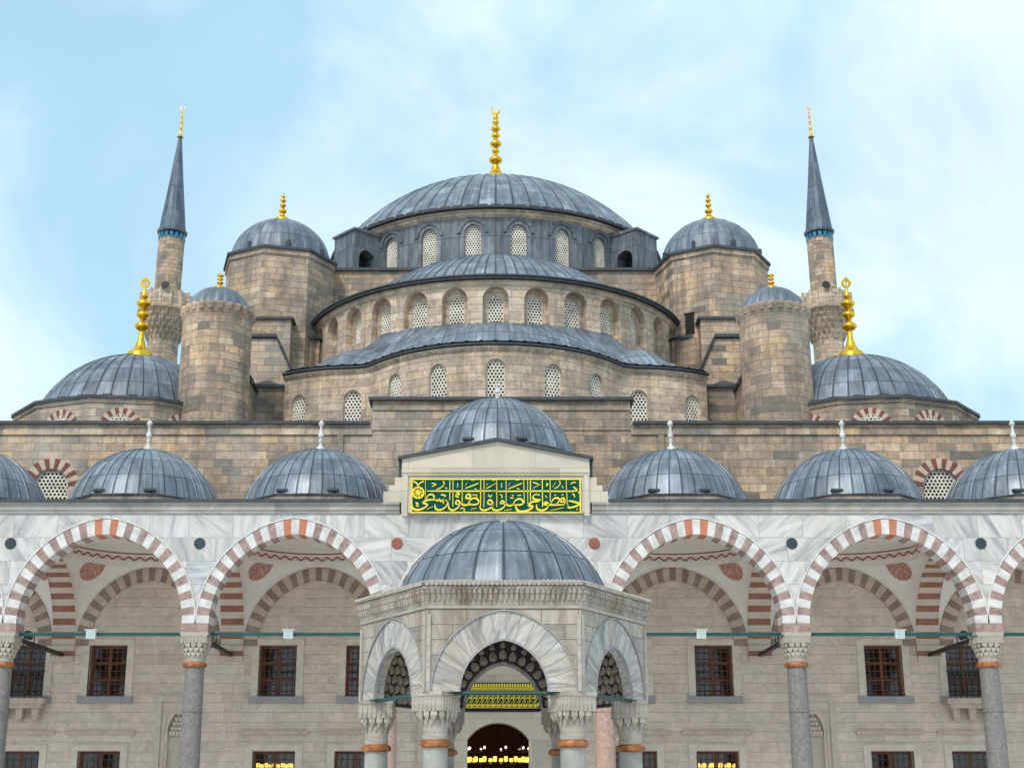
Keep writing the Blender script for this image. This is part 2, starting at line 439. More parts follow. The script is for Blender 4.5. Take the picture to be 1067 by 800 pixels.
# ------------------------------------------------------------------ mesh builder
WORLD = {}
class MB:
    def __init__(self):
        self.v, self.f, self.uv, self.mi = [], [], [], []
    def face(self, pts, uv=None, m=0):
        n = len(self.v)
        self.v.extend(tuple(p) for p in pts)
        self.f.append(tuple(range(n, n + len(pts))))
        if uv is None:
            a, b_, c = Vector(pts[0]), Vector(pts[1]), Vector(pts[2])
            nn = (b_ - a).cross(c - a)
            if nn.length < 1e-9 and len(pts) > 3:
                nn = (c - a).cross(Vector(pts[3]) - a)
            if nn.length > 1e-12:
                nn.normalize()
            if abs(nn.z) > 0.8:
                uv = [(p[0], p[1]) for p in pts]
            else:
                t = Vector((-nn.y, nn.x, 0))
                t = t.normalized() if t.length > 1e-6 else Vector((1, 0, 0))
                uv = [(p[0] * t.x + p[1] * t.y, p[2]) for p in pts]
        self.uv.extend(uv)
        self.mi.append(m)
    def box(self, x0, x1, y0, y1, z0, z1, m=0):
        a = [(x0, y0, z0), (x1, y0, z0), (x1, y1, z0), (x0, y1, z0), (x0, y0, z1), (x1, y0, z1), (x1, y1, z1), (x0, y1, z1)]
        for q in ((0, 1, 5, 4), (1, 2, 6, 5), (2, 3, 7, 6), (3, 0, 4, 7), (4, 5, 6, 7), (3, 2, 1, 0)):
            self.face([a[i] for i in q], m=m)
    def hexa(self, a, m=0):
        for q in ((0, 1, 5, 4), (1, 2, 6, 5), (2, 3, 7, 6), (3, 0, 4, 7), (4, 5, 6, 7), (3, 2, 1, 0)):
            self.face([a[i] for i in q], m=m)
    def prism(self, poly, h0, h1, m=0, cap=True):
        """poly: list of (x, y); vertical prism"""
        n = len(poly)
        u = 0
        for i in range(n):
            a, b_ = poly[i], poly[(i + 1) % n]
            l = math.dist(a, b_)
            self.face([(a[0], a[1], h0), (b_[0], b_[1], h0), (b_[0], b_[1], h1), (a[0], a[1], h1)],
                      [(u, h0), (u + l, h0), (u + l, h1), (u, h1)], m)
            u += l
        if cap:
            self.face([(p[0], p[1], h1) for p in poly], m=m)
            self.face([(p[0], p[1], h0) for p in reversed(poly)], m=m)
    def xz_prism(self, poly, y0, y1, m=0):
        """poly in (x, z), extruded from y0 to y1"""
        n = len(poly)
        self.face([(p[0], y0, p[1]) for p in poly], m=m)
        self.face([(p[0], y1, p[1]) for p in reversed(poly)], m=m)
        for i in range(n):
            a, b_ = poly[i], poly[(i + 1) % n]
            self.face([(a[0], y0, a[1]), (a[0], y1, a[1]), (b_[0], y1, b_[1]), (b_[0], y0, b_[1])], m=m)
    def lathe(self, prof, cx=0, cy=0, n=24, m=0, a0=0, a1=2 * pi, uscale=None):
        """prof: list of (r, z) from the bottom up; angle 0 faces -Y"""
        l = [0]
        for (r0, z0), (r1, z1) in zip(prof, prof[1:]):
            l.append(l[-1] + math.hypot(r1 - r0, z1 - z0))
        rm = max(p[0] for p in prof)
        us = uscale if uscale else rm
        for i in range(n):
            t0, t1 = a0 + (a1 - a0) * i / n, a0 + (a1 - a0) * (i + 1) / n
            for k in range(len(prof) - 1):
                (r0, z0), (r1, z1) = prof[k], prof[k + 1]
                pts = [(cx + r0 * sin(t0), cy - r0 * cos(t0), z0), (cx + r0 * sin(t1), cy - r0 * cos(t1), z0),
                       (cx + r1 * sin(t1), cy - r1 * cos(t1), z1), (cx + r1 * sin(t0), cy - r1 * cos(t0), z1)]
                uv = [(t0 * us, l[k]), (t1 * us, l[k]), (t1 * us, l[k + 1]), (t0 * us, l[k + 1])]
                if r0 < 1e-6:
                    self.face([pts[0], pts[2], pts[3]], [uv[0], uv[2], uv[3]], m)
                elif r1 < 1e-6:
                    self.face(pts[:3], uv[:3], m)
                else:
                    self.face(pts, uv, m)
    def rod(self, a, b_, r, n=8, m=0, r2=None):
        a, b_ = Vector(a), Vector(b_)
        r2 = r if r2 is None else r2
        d = (b_ - a).normalized()
        s = d.cross(Vector((0, 0, 1)))
        s = s.normalized() if s.length > 1e-4 else Vector((1, 0, 0))
        t = d.cross(s)
        ring = [s * cos(2 * pi * i / n) + t * sin(2 * pi * i / n) for i in range(n)]
        for i in range(n):
            j = (i + 1) % n
            self.face([a + ring[i] * r, a + ring[j] * r, b_ + ring[j] * r2, b_ + ring[i] * r2], m=m)
        self.face([a + q * r for q in ring], m=m)
        self.face([b_ + q * r2 for q in reversed(ring)], m=m)
    def build(self, name, mats, parent=None, origin=(0, 0, 0), smooth=None, weld=True):
        if not isinstance(mats, (list, tuple)):
            mats = [mats]
        me = bpy.data.meshes.new(name)
        me.from_pydata([(p[0] - origin[0], p[1] - origin[1], p[2] - origin[2]) for p in self.v], [], self.f)
        uvl = me.uv_layers.new(name='UVMap')
        flat = [c for q in self.uv for c in q]
        uvl.data.foreach_set('uv', flat)
        me.polygons.foreach_set('material_index', self.mi)
        for m in mats:
            me.materials.append(M[m])
        if weld:
            bm = bmesh.new()
            bm.from_mesh(me)
            bmesh.ops.remove_doubles(bm, verts=bm.verts, dist=0.0005)
            bmesh.ops.recalc_face_normals(bm, faces=bm.faces)
            bm.to_mesh(me)
            bm.free()
        if smooth:
            me.polygons.foreach_set('use_smooth', [True] * len(me.polygons))
            me.set_sharp_from_angle(angle=R_(smooth))
        o = bpy.data.objects.new(name, me)
        COL.objects.link(o)
        put(o, parent, origin)
        return o

def put(o, parent, origin):
    WORLD[o.name] = Vector(origin)
    if parent:
        o.parent = parent
        o.location = Vector(origin) - WORLD[parent.name]
    else:
        o.location = origin

def empty(name, loc):
    o = bpy.data.objects.new(name, None)
    o.empty_display_size = 0.5
    COL.objects.link(o)
    put(o, None, loc)
    return o

def tag(o, label=None, cat=None, group=None, kind=None):
    if label: o['label'] = label
    if cat: o['category'] = cat
    if group: o['group'] = group
    if kind: o['kind'] = kind
    return o

def dup(o, origin, parent=None):
    """copy of a part (or thing) with copies of its own children"""
    c = o.copy()
    COL.objects.link(c)
    src = WORLD[o.name]
    put(c, parent, origin)
    for ch in list(o.children):
        dup(ch, Vector(origin) + (WORLD[ch.name] - src), c)
    return c

# ------------------------------------------------------------------ arch and wall helpers
def arch_z(h, r, x):
    if r < h:                                   # segmental
        Rr = (h * h + r * r) / (2 * r)
        return sqrt(max(0, Rr * Rr - x * x)) - (Rr - r)
    e = (r * r - h * h) / (2 * h)
    Rr = h + e
    q = Rr * Rr - (abs(x) + e) ** 2
    return sqrt(max(0, q))

def arch_pt(h, r, t):
    if r < h:
        Rr = (h * h + r * r) / (2 * r)
        a = math.asin(h / Rr) * (2 * t - 1)
        return Rr * sin(a), Rr * cos(a) - (Rr - r)
    e = (r * r - h * h) / (2 * h)
    Rr = h + e
    ph = math.acos(max(-1, min(1, e / Rr)))
    s = 2 * t - 1
    sg = -1 if s < 0 else 1
    a = ph * (1 - abs(s))
    return sg * (-e + Rr * cos(a)), Rr * sin(a)

def plane_map(y0):
    return lambda u, z, d: (u, y0 + d, z)

def cyl_map(cx, cy, Rr):
    return lambda u, z, d: (cx + (Rr - d) * sin(u / Rr), cy - (Rr - d) * cos(u / Rr), z)

def wall_strip(mb, mp, u0, u1, z0, z1, ops, step=1.0, m=0, mrev=None):
    """wall in (u, z) with openings: dict(u, h, s sill, p spring, r rise (0: flat), d depth)"""
    mrev = m if mrev is None else mrev
    us = {round(u0, 5), round(u1, 5)}
    n = max(1, int(math.ceil((u1 - u0) / step)))
    for i in range(n + 1):
        us.add(round(u0 + (u1 - u0) * i / n, 5))
    def inside(o, u):
        return o['u'] - o['h'] + 1e-6 < u < o['u'] + o['h'] - 1e-6
    for o in ops:
        us = {u for u in us if not inside(o, u)} if len(ops) and o.get('r', 0) else us
        k = 16 if o.get('r', 0) else 2
        for i in range(k + 1):
            if o.get('r', 0):
                us.add(round(o['u'] + arch_pt(o['h'], o['r'], i / k)[0], 5))
            else:
                us.add(round(o['u'] - o['h'] + 2 * o['h'] * i / k, 5))
    us = sorted(u for u in us if u0 - 3e-5 <= u <= u1 + 3e-5)
    def top(o, u):
        return o['p'] + (arch_z(o['h'], o['r'], min(o['h'], abs(u - o['u']))) if o.get('r', 0) else 0)
    def q(a, b_, za0, zb0, za1, zb1):
        if max(za1 - za0, zb1 - zb0) < 1e-5:
            return
        mb.face([mp(a, za0, 0), mp(b_, zb0, 0), mp(b_, zb1, 0), mp(a, za1, 0)], [(a, za0), (b_, zb0), (b_, zb1), (a, za1)], m)
    for a, b_ in zip(us, us[1:]):
        if b_ - a < 1e-6:
            continue
        mid = (a + b_) / 2
        cur = sorted([o for o in ops if inside(o, mid)], key=lambda o: o['s'])
        la = lb = z0
        for o in cur:
            q(a, b_, la, lb, max(z0, o['s']), max(z0, o['s']))
            ta, tb = top(o, a), top(o, b_)
            d = o['d']
            if o['s'] > z0 + 1e-6:
                mb.face([mp(a, o['s'], 0), mp(b_, o['s'], 0), mp(b_, o['s'], d), mp(a, o['s'], d)], [(a, 0), (b_, 0), (b_, d), (a, d)], mrev)
            mb.face([mp(a, ta, 0), mp(b_, tb, 0), mp(b_, tb, d), mp(a, ta, d)], [(a, 0), (b_, 0), (b_, d), (a, d)], mrev)
            la, lb = ta, tb
        q(a, b_, la, lb, z1, z1)
    for o in ops:
        for sg in (-1, 1):
            u = o['u'] + sg * o['h']
            s = max(o['s'], z0)
            mb.face([mp(u, s, 0), mp(u, o['p'], 0), mp(u, o['p'], o['d']), mp(u, s, o['d'])], [(0, s), (0, o['p']), (o['d'], o['p']), (o['d'], s)], mrev)

def outline(o, k=14):
    pts = [(o['u'] - o['h'], o['s'])]
    for i in range(k + 1):
        x, z = arch_pt(o['h'], o['r'], i / k)
        pts.append((o['u'] + x, o['p'] + z))
    pts.append((o['u'] + o['h'], o['s']))
    return pts

def grille_window(mp, o, parent, d, cell=0.17, fw=0.05, name='window'):
    """arched plaster window: frame (the part) with a honeycomb grille and a dark pane (sub-parts)"""
    pts = outline(o)
    cu, cz = o['u'], (o['s'] + o['p']) / 2
    org = mp(cu, o['s'], d)
    mb = MB()
    ins = []
    for (u, z) in pts:
        k = fw / o['h']
        ins.append((cu + (u - cu) * (1 - k), max(o['s'] + fw, o['p'] + (z - o['p']) * (1 - k)) if z < o['p'] + 1e-6 else o['p'] + (z - o['p']) * (1 - k)))
    pts2, ins2 = pts + [pts[0]], ins + [ins[0]]
    for i in range(len(pts2) - 1):
        a, b_, c, e = pts2[i], pts2[i + 1], ins2[i + 1], ins2[i]
        mb.face([mp(a[0], a[1], d - 0.07), mp(b_[0], b_[1], d - 0.07), mp(c[0], c[1], d - 0.07), mp(e[0], e[1], d - 0.07)])
        mb.face([mp(e[0], e[1], d - 0.07), mp(c[0], c[1], d - 0.07), mp(c[0], c[1], d), mp(e[0], e[1], d)])
    w = mb.build(name, 'frame', parent, org)
    g = MB()
    s = cell
    zt = o['p'] + o['r']
    row = 0
    z = o['s'] - s * 0.3
    while z < zt + s:
        off = 0.5 if row % 2 else 0
        k = -int(o['h'] / s) - 2
        while (k + off) * s < o['h'] + s:
            u = cu + (k + off) * s
            k += 1
            lim = o['h'] + s * 0.55
            if abs(u - cu) > lim or (z > o['p'] and z > o['p'] + arch_z(lim, o['r'] + s * 0.55, u - cu)):
                continue
            ho, hi = [], []
            for j in range(6):
                a = pi / 6 + j * pi / 3
                ho.append((u + s * 0.5775 * cos(a), z + s * 0.5775 * sin(a)))
                hi.append((u + s * 0.37 * cos(a), z + s * 0.37 * sin(a)))
            for j in range(6):
                q = (j + 1) % 6
                g.face([mp(*ho[j], d - 0.06), mp(*ho[q], d - 0.06), mp(*hi[q], d - 0.06), mp(*hi[j], d - 0.06)])
                g.face([mp(*hi[j], d - 0.06), mp(*hi[q], d - 0.06), mp(*hi[q], d + 0.02), mp(*hi[j], d + 0.02)])
        z += s * 0.866
        row += 1
    g.build('grille', 'grille', w, org, weld=False)
    p = MB()
    p.face([mp(u, z_, d + 0.06) for u, z_ in pts])
    p.build('pane', 'dark_glass', w, org)
    return w

def voussoirs(mb, mp, uc, hi, ri, ho, ro, spring, n, d0, d1, seq, stilt=0.0, tsub=2):
    """arch ring of n blocks; seq(i) gives the material index"""
    for i in range(n):
        mi = seq(i)
        for k in range(tsub):
            t0, t1 = (i + k / tsub) / n, (i + (k + 1) / tsub) / n
            a, b_ = arch_pt(hi, ri, t0), arch_pt(hi, ri, t1)
            c, e = arch_pt(ho, ro, t1), arch_pt(ho, ro, t0)
            P = [(uc + q[0], spring + q[1]) for q in (a, b_, c, e)]
            for d in (d0, d1):
                mb.face([mp(q[0], q[1], d) for q in P], [(t0 * n * 0.3, 0.0), (t1 * n * 0.3, 0), (t1 * n * 0.3, 1), (t0 * n * 0.3, 1)], mi)
            mb.face([mp(*P[0], d0), mp(*P[1], d0), mp(*P[1], d1), mp(*P[0], d1)], [(t0 * n * 0.3, 0.0), (t1 * n * 0.3, 0), (t1 * n * 0.3, 1), (t0 * n * 0.3, 1)], mi)
            mb.face([mp(*P[3], d0), mp(*P[2], d0), mp(*P[2], d1), mp(*P[3], d1)], None, mi)

# ------------------------------------------------------------------ domes and finials
def dome_mesh(Rb, rise, ribs, rib_w=0.05, rib_h=0.035, nz=14, z0=0.0, lip=0.0, a0=0.0, a1=2 * pi, lobes=0.0):
    """spherical cap with raised rolls, base at z0, about the local origin; angle 0 faces -Y"""
    Rs = (Rb * Rb + rise * rise) / (2 * rise)
    zc = rise - Rs
    ph0 = math.asin(max(-1, min(1, -zc / Rs)))
    mb = MB()
    cols = []
    span = a1 - a0
    for i in range(ribs):
        base = a0 + span * i / ribs
        st = span / ribs
        w = rib_w / Rb / 2
        if lobes:
            for k in range(6):
                cols.append((base + st * k / 6, lobes * abs(sin(pi * k / 6)) - lobes * 0.4, i + k / 6))
        else:
            cols += [(base - w * 1.4, 0, i - 0.03), (base - w * 0.6, rib_h, i - 0.01), (base + w * 0.6, rib_h, i + 0.01), (base + w * 1.4, 0, i + 0.03), (base + st * 0.5, 0, i + 0.5)]
    closed = abs(span - 2 * pi) < 1e-6
    cols.sort()
    if closed:
        f = cols[0]
        cols.append((f[0] + span, f[1], f[2] + ribs))
    rows = []
    for k in range(nz + 1):
        ph = ph0 + (pi / 2 - ph0) * k / nz
        rows.append((Rs * cos(ph), zc + Rs * sin(ph), Rs * (ph - ph0), cos(ph)))
    def pt(c, r):
        fade = min(1.0, r[0] / (Rb * 0.12))
        rr = max(0.0, r[0] + c[1] * fade * (0.35 + 0.65 * (r[0] / Rb)))
        zz = z0 + r[1] + (c[1] * 0.9 * fade * (1 - r[3] * 0.6) if not lobes else 0)
        return (rr * sin(c[0]), -rr * cos(c[0]), zz)
    for c0, c1 in zip(cols, cols[1:]):
        for r0, r1 in zip(rows, rows[1:]):
            uv = [(c0[2] + .0, r0[2]), (c1[2], r0[2]), (c1[2], r1[2]), (c0[2], r1[2])]
            if r1[0] < 1e-4:
                mb.face([pt(c0, r0), pt(c1, r0), (0, 0, z0 + r1[1])], uv[:3])
            else:
                mb.face([pt(c0, r0), pt(c1, r0), pt(c1, r1), pt(c0, r1)], uv)
        if lip:
            a, b_ = pt(c0, rows[0]), pt(c1, rows[0])
            s = (Rb + lip) / Rb
            mb.face([(a[0] * s, a[1] * s, z0 - lip * 0.35), (b_[0] * s, b_[1] * s, z0 - lip * 0.35), b_, a], [(c0[2], -0.2), (c1[2], -0.2), (c1[2], -0.02), (c0[2], -0.02)])
    return mb

def shift(mb, dx, dy, dz):
    mb.v = [(p[0] + dx, p[1] + dy, p[2] + dz) for p in mb.v]
    return mb

def finial_mesh(h, w, bulbs=5, crest='crescent', lift=0.0):
    """turned alem: flared trumpet foot, bulbs that shrink upwards, crescent or leaf on top (faces the court)"""
    mb = MB()
    H = h - lift
    prof = [(w * 1.02, 0), (w, lift), (w * 0.93, lift + H * 0.02), (w * 0.62, lift + H * 0.06), (w * 0.42, lift + H * 0.11), (w * 0.30, lift + H * 0.17), (w * 0.30, lift + H * 0.175), (w * 0.25, lift + H * 0.185)]
    sizes = {7: [0.58, 0.34, 0.50, 0.36, 0.40, 0.30, 0.24], 5: [0.56, 0.44, 0.46, 0.34, 0.26], 4: [0.54, 0.42, 0.38, 0.28], 3: [0.58, 0.50, 0.56]}[bulbs]
    z0, z1 = (0.30, 0.74) if crest == 'leaf' else (0.20, 0.88) if crest == 'crescent' else (0.20, 0.92)
    tot = sum(sizes)
    z = z0
    prof.append((w * 0.19, lift + H * z0))
    for s in sizes:
        dz = (z1 - z0) * s / tot
        r = w * s
        for k in range(1, 8):
            a = -pi / 2 + pi * k / 8
            prof.append((w * 0.16 + (r - w * 0.16) * cos(a), lift + H * (z + dz * 0.08 + dz * 0.62 * (0.5 + 0.5 * sin(a)))))
        prof.append((w * 0.15, lift + H * (z + dz * 0.8)))
        z += dz
    if crest == 'leaf':
        prof += [(w * 0.30, lift + H * z), (w * 0.13, lift + H * (z + 0.06)), (w * 0.10, lift + H * (z + 0.10)), (0.0, lift + H * (z + 0.11))]
        zb, zt = lift + H * (z + 0.10), lift + H
        n = 10
        for s in (-1, 1):
            for i in range(n):
                def wd(t):
                    return (0.40 * sin(pi * min(1, t * 1.05)) ** 0.8 * (1 - 0.75 * max(0, t - 0.45))) * w
                t0, t1 = i / n, (i + 1) / n
                a0, a1 = wd(t0), wd(t1)
                b0, b1 = max(0.0, a0 - 0.22 * w), max(0.0, a1 - 0.22 * w)
                za, zc = zb + (zt - zb) * t0, zb + (zt - zb) * t1
                y = 0.05 * w
                mb.hexa([(s * b0, -y, za), (s * a0 + s * 1e-3, -y, za), (s * a0 + s * 1e-3, y, za), (s * b0, y, za), (s * b1, -y, zc), (s * a1 + s * 1e-3, -y, zc), (s * a1 + s * 1e-3, y, zc), (s * b1, y, zc)])
        mb.rod((0, 0, zb), (0, 0, zb + (zt - zb) * 0.8), 0.05 * w, 6)
    else:
        prof += [(w * 0.08, lift + H * z), (0.0, lift + H * (z + (0.08 if crest == 'spike' else 0.01)))]
    mb.lathe(prof, n=20)
    if crest == 'crescent':
        rc, cz = H * 0.050, lift + H * (z + 0.062)
        n = 22
        for i in range(n):
            def sec(i_):
                a = pi / 2 + 0.16 + (2 * pi - 0.32) * i_ / n
                return a, max(0.14, sin(pi * i_ / n)) * rc * 0.26
            (aa, ta), (ab, tb) = sec(i), sec(i + 1)
            for s0, s1 in (((1, 1), (1, -1)), ((1, -1), (-1, -1)), ((-1, -1), (-1, 1)), ((-1, 1), (1, 1))):
                q = []
                for (a, t, s) in ((aa, ta, s0), (aa, ta, s1), (ab, tb, s1), (ab, tb, s0)):
                    rr = rc + s[0] * t
                    q.append((rr * cos(a), s[1] * t * 0.8, cz + rr * sin(a)))
                mb.face(q)
    return mb

def finial(parent, loc, h, w, mat='gold', bulbs=5, crest='crescent', lift=0.0):
    return shift(finial_mesh(h, w, bulbs, crest, lift), *loc).build('finial', mat, parent, loc, smooth=50)

def muqarnas_capital(r_top, r_bot, z0, z1, tiers=4, square=True, rot=0.0, n=12, abf=0.16, neck=0.0):
    """stalactite capital about the local origin: abacus, then tiers of hanging niches over a core"""
    mb = MB()
    H = z1 - z0
    ab = H * abf
    if square:
        k = r_top * 1.0
        pts = [(k * sqrt(2) * sin(rot + pi / 4 + i * pi / 2) * 0.98, -k * sqrt(2) * cos(rot + pi / 4 + i * pi / 2) * 0.98) for i in range(4)]
        mb.prism(pts, z1 - ab, z1)
    else:
        mb.lathe([(0, z1 - ab), (r_top, z1 - ab), (r_top * 1.03, z1), (0, z1)], n=24)
    th = (H * (1 - neck) - ab) * 0.86 / tiers
    if abf > 0.2 and square:
        mb.prism([(x * 1.035, y * 1.035) for x, y in pts], z1 - ab * 0.22, z1 - 0.002)
        for i in range(4):
            a_, b_ = Vector((*pts[i], 0)), Vector((*pts[(i + 1) % 4], 0))
            for q in range(7):
                p_ = a_.lerp(b_, (q + 0.5) / 7)
                mb.rod((p_.x, p_.y, z1 - ab), (p_.x, p_.y, z1 - ab * 0.26), r_top * 0.085, 6, r2=r_top * 0.055)
    mb.lathe([(r_bot * 0.98, z0), (r_bot, z0 + H * 0.10), (r_bot * 0.94, z0 + H * 0.12), (r_top * 0.80, z1 - ab)], n=20)
    for t in range(tiers):
        zt = z1 - ab - t * th
        f = t / max(1, tiers - 1)
        ra = r_top * 0.99 * (1 - f) + (r_bot * 1.10) * f
        rb = ra * 0.90
        for j in range(n):
            a = rot + 2 * pi * (j + (0.5 if t % 2 else 0)) / n
            da = pi / n * 0.80
            def sq(a_, r_):
                if square:
                    c = max(abs(cos(a_ - rot)), abs(sin(a_ - rot)))
                    r_ = r_ * (1 + (1 / c - 1) * 0.75 * (1 - f))
                return (r_ * sin(a_), -r_ * cos(a_))
            p0, p1, pm = sq(a - da, ra), sq(a + da, ra), sq(a, ra * 1.03)
            q0, q1 = sq(a - da, rb * 0.8), sq(a + da, rb * 0.8)
            tip = sq(a, rb * 0.93)
            top = [(p0[0], p0[1], zt), (pm[0], pm[1], zt), (p1[0], p1[1], zt)]
            low = [(p0[0], p0[1], zt - th * 0.55), (pm[0], pm[1], zt - th * 0.62), (p1[0], p1[1], zt - th * 0.55)]
            tp = (tip[0], tip[1], zt - th * 1.45)
            for i in range(2):
                mb.face([low[i], low[i + 1], top[i + 1], top[i]])
                mb.face([low[i], low[i + 1], tp])
            mb.face([(q0[0], q0[1], zt), top[0], low[0], tp])
            mb.face([(q1[0], q1[1], zt), top[2], low[2], tp])
            mb.face([top[0], top[1], top[2], (q1[0], q1[1], zt), (q0[0], q0[1], zt)])
    return mb

def ngon(cx, cy, r, n, rot=0.0):
    return [(cx + r * sin(rot + 2 * pi * i / n), cy - r * cos(rot + 2 * pi * i / n)) for i in range(n)]

# ================================================================== SETTING
g = MB()
g.face([(-3000, -3000, 0), (3000, -3000, 0), (3000, 3000, 0), (-3000, 3000, 0)])
tag(g.build('ground', 'paving'), 'pale marble slabs paving the mosque courtyard', None, None, 'structure')

# ================================================================== MOSQUE
mosque = tag(empty('mosque', (0, 81, 0)), 'great stone mosque of stacked lead domes and half domes behind the arcade', 'mosque')

# ---- front wall of the prayer hall: inside the portico below, weathered sandstone above
WY = 55.0
UPW = [-17.9, -14.8, -8.32, -5.0, 5.0, 8.32, 14.8, 17.9]
LOW = [-17.9, -14.87, -8.32, -5.25, 5.25, 8.32, 14.87, 17.9]
ops = []
for x in UPW:
    ops.append(dict(u=x, h=0.72, s=5.6, p=7.52, d=0.42))
for x in LOW:
    ops.append(dict(u=x, h=0.80, s=1.2, p=3.60, d=0.42))
ops.append(dict(u=0.09, h=1.16, s=0.0, p=4.02, r=0.62, d=0.9))
NICHE = [-12.0, 12.0]
for x in NICHE:
    ops.append(dict(u=x, h=0.36, s=1.6, p=4.30, r=0.75, d=0.22))
mb = MB()
wall_strip(mb, plane_map(WY), -25, 25, 0, 11.5, ops, 3.0)
mb.build('wall', 'stone_inner', mosque, (0, WY, 0))

mb = MB()
LUN = [-17.62, 17.62]
lops = [dict(u=x, h=0.70, s=13.2, p=13.75, r=0.70, d=0.25) for x in LUN]
wall_strip(mb, plane_map(WY), -25, 25, 11.5, 16.25, lops, 3.0)
mb.face([(-25, 55.9, 11), (25, 55.9, 11), (25, 55.9, 16.25), (-25, 55.9, 16.25)])
mb.box(-25, -4.95, WY - 0.07, WY - 0.003, 15.82, 16.02)
mb.box(5.4, 25, WY - 0.07, WY - 0.003, 15.82, 16.02)
mb.box(-4.95, 5.4, WY - 0.10, WY - 0.003, 16.83, 17.0)
mb.box(-4.95, 5.4, WY - 0.05, 55.9, 16.02, 17.22)
for x in (-6.2, 6.6):
    mb.box(x - 0.12, x + 0.12, WY - 0.10, WY - 0.003, 12.5, 15.80)
mb.build('upper_wall', 'stone', mosque, (0, WY, 11.5))
mb = MB()
mb.box(-25, -5.05, WY - 0.16, 56.1, 16.25, 16.38)
mb.box(5.50, 25, WY - 0.16, 56.1, 16.25, 16.38)
mb.box(-5.1, 5.55, WY - 0.22, 56.1, 17.225, 17.36)
mb.build('coping', 'lead_edge', mosque, (0, WY, 16.2))
for k, o in enumerate(lops):
    w = grille_window(plane_map(WY), o, mosque, 0.2, 0.16, 0.05)
    v = MB()
    voussoirs(v, plane_map(WY), o['u'], 0.70, 0.70, 1.12, 1.12, 13.75, 15, -0.02, 0.05, lambda i: i % 2)
    v.build('voussoir_arch', ['dark_red', 'tan_block'], w, (o['u'], WY, 13.75))

# side and rear walls, roof
mb = MB()
mb.box(-25, -24.2, 55.9, 107, 0, 16.2)
mb.box(24.2, 25, 55.9, 107, 0, 16.2)
mb.box(-24.2, 24.2, 106.2, 107, 0, 16.2)
mb.build('outer_wall', 'stone', mosque, (0, 81, 0))
mb = MB()
mb.box(-24.2, 24.2, 55.9, 106.2, 15.6, 16.15)
mb.build('roof', 'lead', mosque, (0, 81, 15.6))

# ---- rectangular windows of the prayer hall wall
def hall_window(x, s, p, h, parent, hood):
    fr = MB()
    y = WY
    for a, b_, c, e in ((x - h - 0.27, x - h, s, p), (x + h, x + h + 0.27, s, p), (x - h - 0.27, x + h + 0.27, p, p + 0.24)):
        fr.box(a, b_, y - 0.05, y + 0.10, c, e)
    if hood:
        fr.box(x - h - 0.5, x + h + 0.5, y - 0.12, y + 0.02, p + 0.60, p + 0.74, 1)
    w = fr.build('window', ['frame', 'tan_block'], parent, (x, y, s))
    sl = MB()
    sl.box(x - h - 0.32, x + h + 0.32, y - 0.12, y + 0.10, s - 0.26, s)
    sl.build('sill', 'sill', w, (x, y, s))
    cs = MB()
    yy = y + 0.30
    cs.box(x - h, x - h + 0.10, yy, yy + 0.08, s, p)
    cs.box(x + h - 0.10, x + h, yy, yy + 0.08, s, p)
    cs.box(x - h + 0.10, x + h - 0.10, yy, yy + 0.08, p - 0.10, p)
    cs.box(x - h + 0.10, x + h - 0.10, yy, yy + 0.08, s, s + 0.10)
    cs.box(x - 0.05, x + 0.05, yy - 0.01, yy + 0.07, s + 0.10, p - 0.10)
    for k in (1, 2):
        z = s + (p - s) * k / 3
        cs.box(x - h + 0.10, x - 0.05, yy, yy + 0.06, z - 0.04, z + 0.04)
        cs.box(x + 0.05, x + h - 0.10, yy, yy + 0.06, z - 0.04, z + 0.04)
    cs.build('casement', 'wood', w, (x, yy, s))
    gr = MB()
    yg = y + 0.14
    n = 7
    for k in range(1, n):
        xx = x - h + 2 * h * k / n
        gr.rod((xx, yg, s), (xx, yg, p), 0.013, 6)
    m_ = 8
    for k in range(1, m_):
        z = s + (p - s) * k / m_
        gr.rod((x - h, yg + 0.02, z), (x + h, yg + 0.02, z), 0.013, 6)
    gr.build('iron_grille', 'wood', w, (x, yg, s))
    pn = MB()
    pn.face([(x - h, y + 0.36, s), (x + h, y + 0.36, s), (x + h, y + 0.36, p), (x - h, y + 0.36, p)])
    pn.build('pane', 'window_glass', w, (x, y + 0.36, s))
    return w

mgl, ntl, bl = new_mat('window glass')
trn = node(ntl, 'ShaderNodeBsdfTransparent')
trn.inputs['Color'].default_value = (0.62, 0.64, 0.66, 1)
gls = node(ntl, 'ShaderNodeBsdfGlossy', Roughness=0.08)
mx = ntl.nodes.new('ShaderNodeMixShader')
mx.inputs[0].default_value = 0.10
ntl.links.new(trn.outputs[0], mx.inputs[1])
ntl.links.new(gls.outputs[0], mx.inputs[2])
ntl.links.new(mx.outputs[0], ntl.nodes['Material Output'].inputs['Surface'])
M['window_glass'] = mgl
for x in UPW:
    hall_window(x, 5.6, 7.52, 0.72, mosque, False)
for x in LOW:
    hall_window(x, 1.2, 3.60, 0.80, mosque, True)

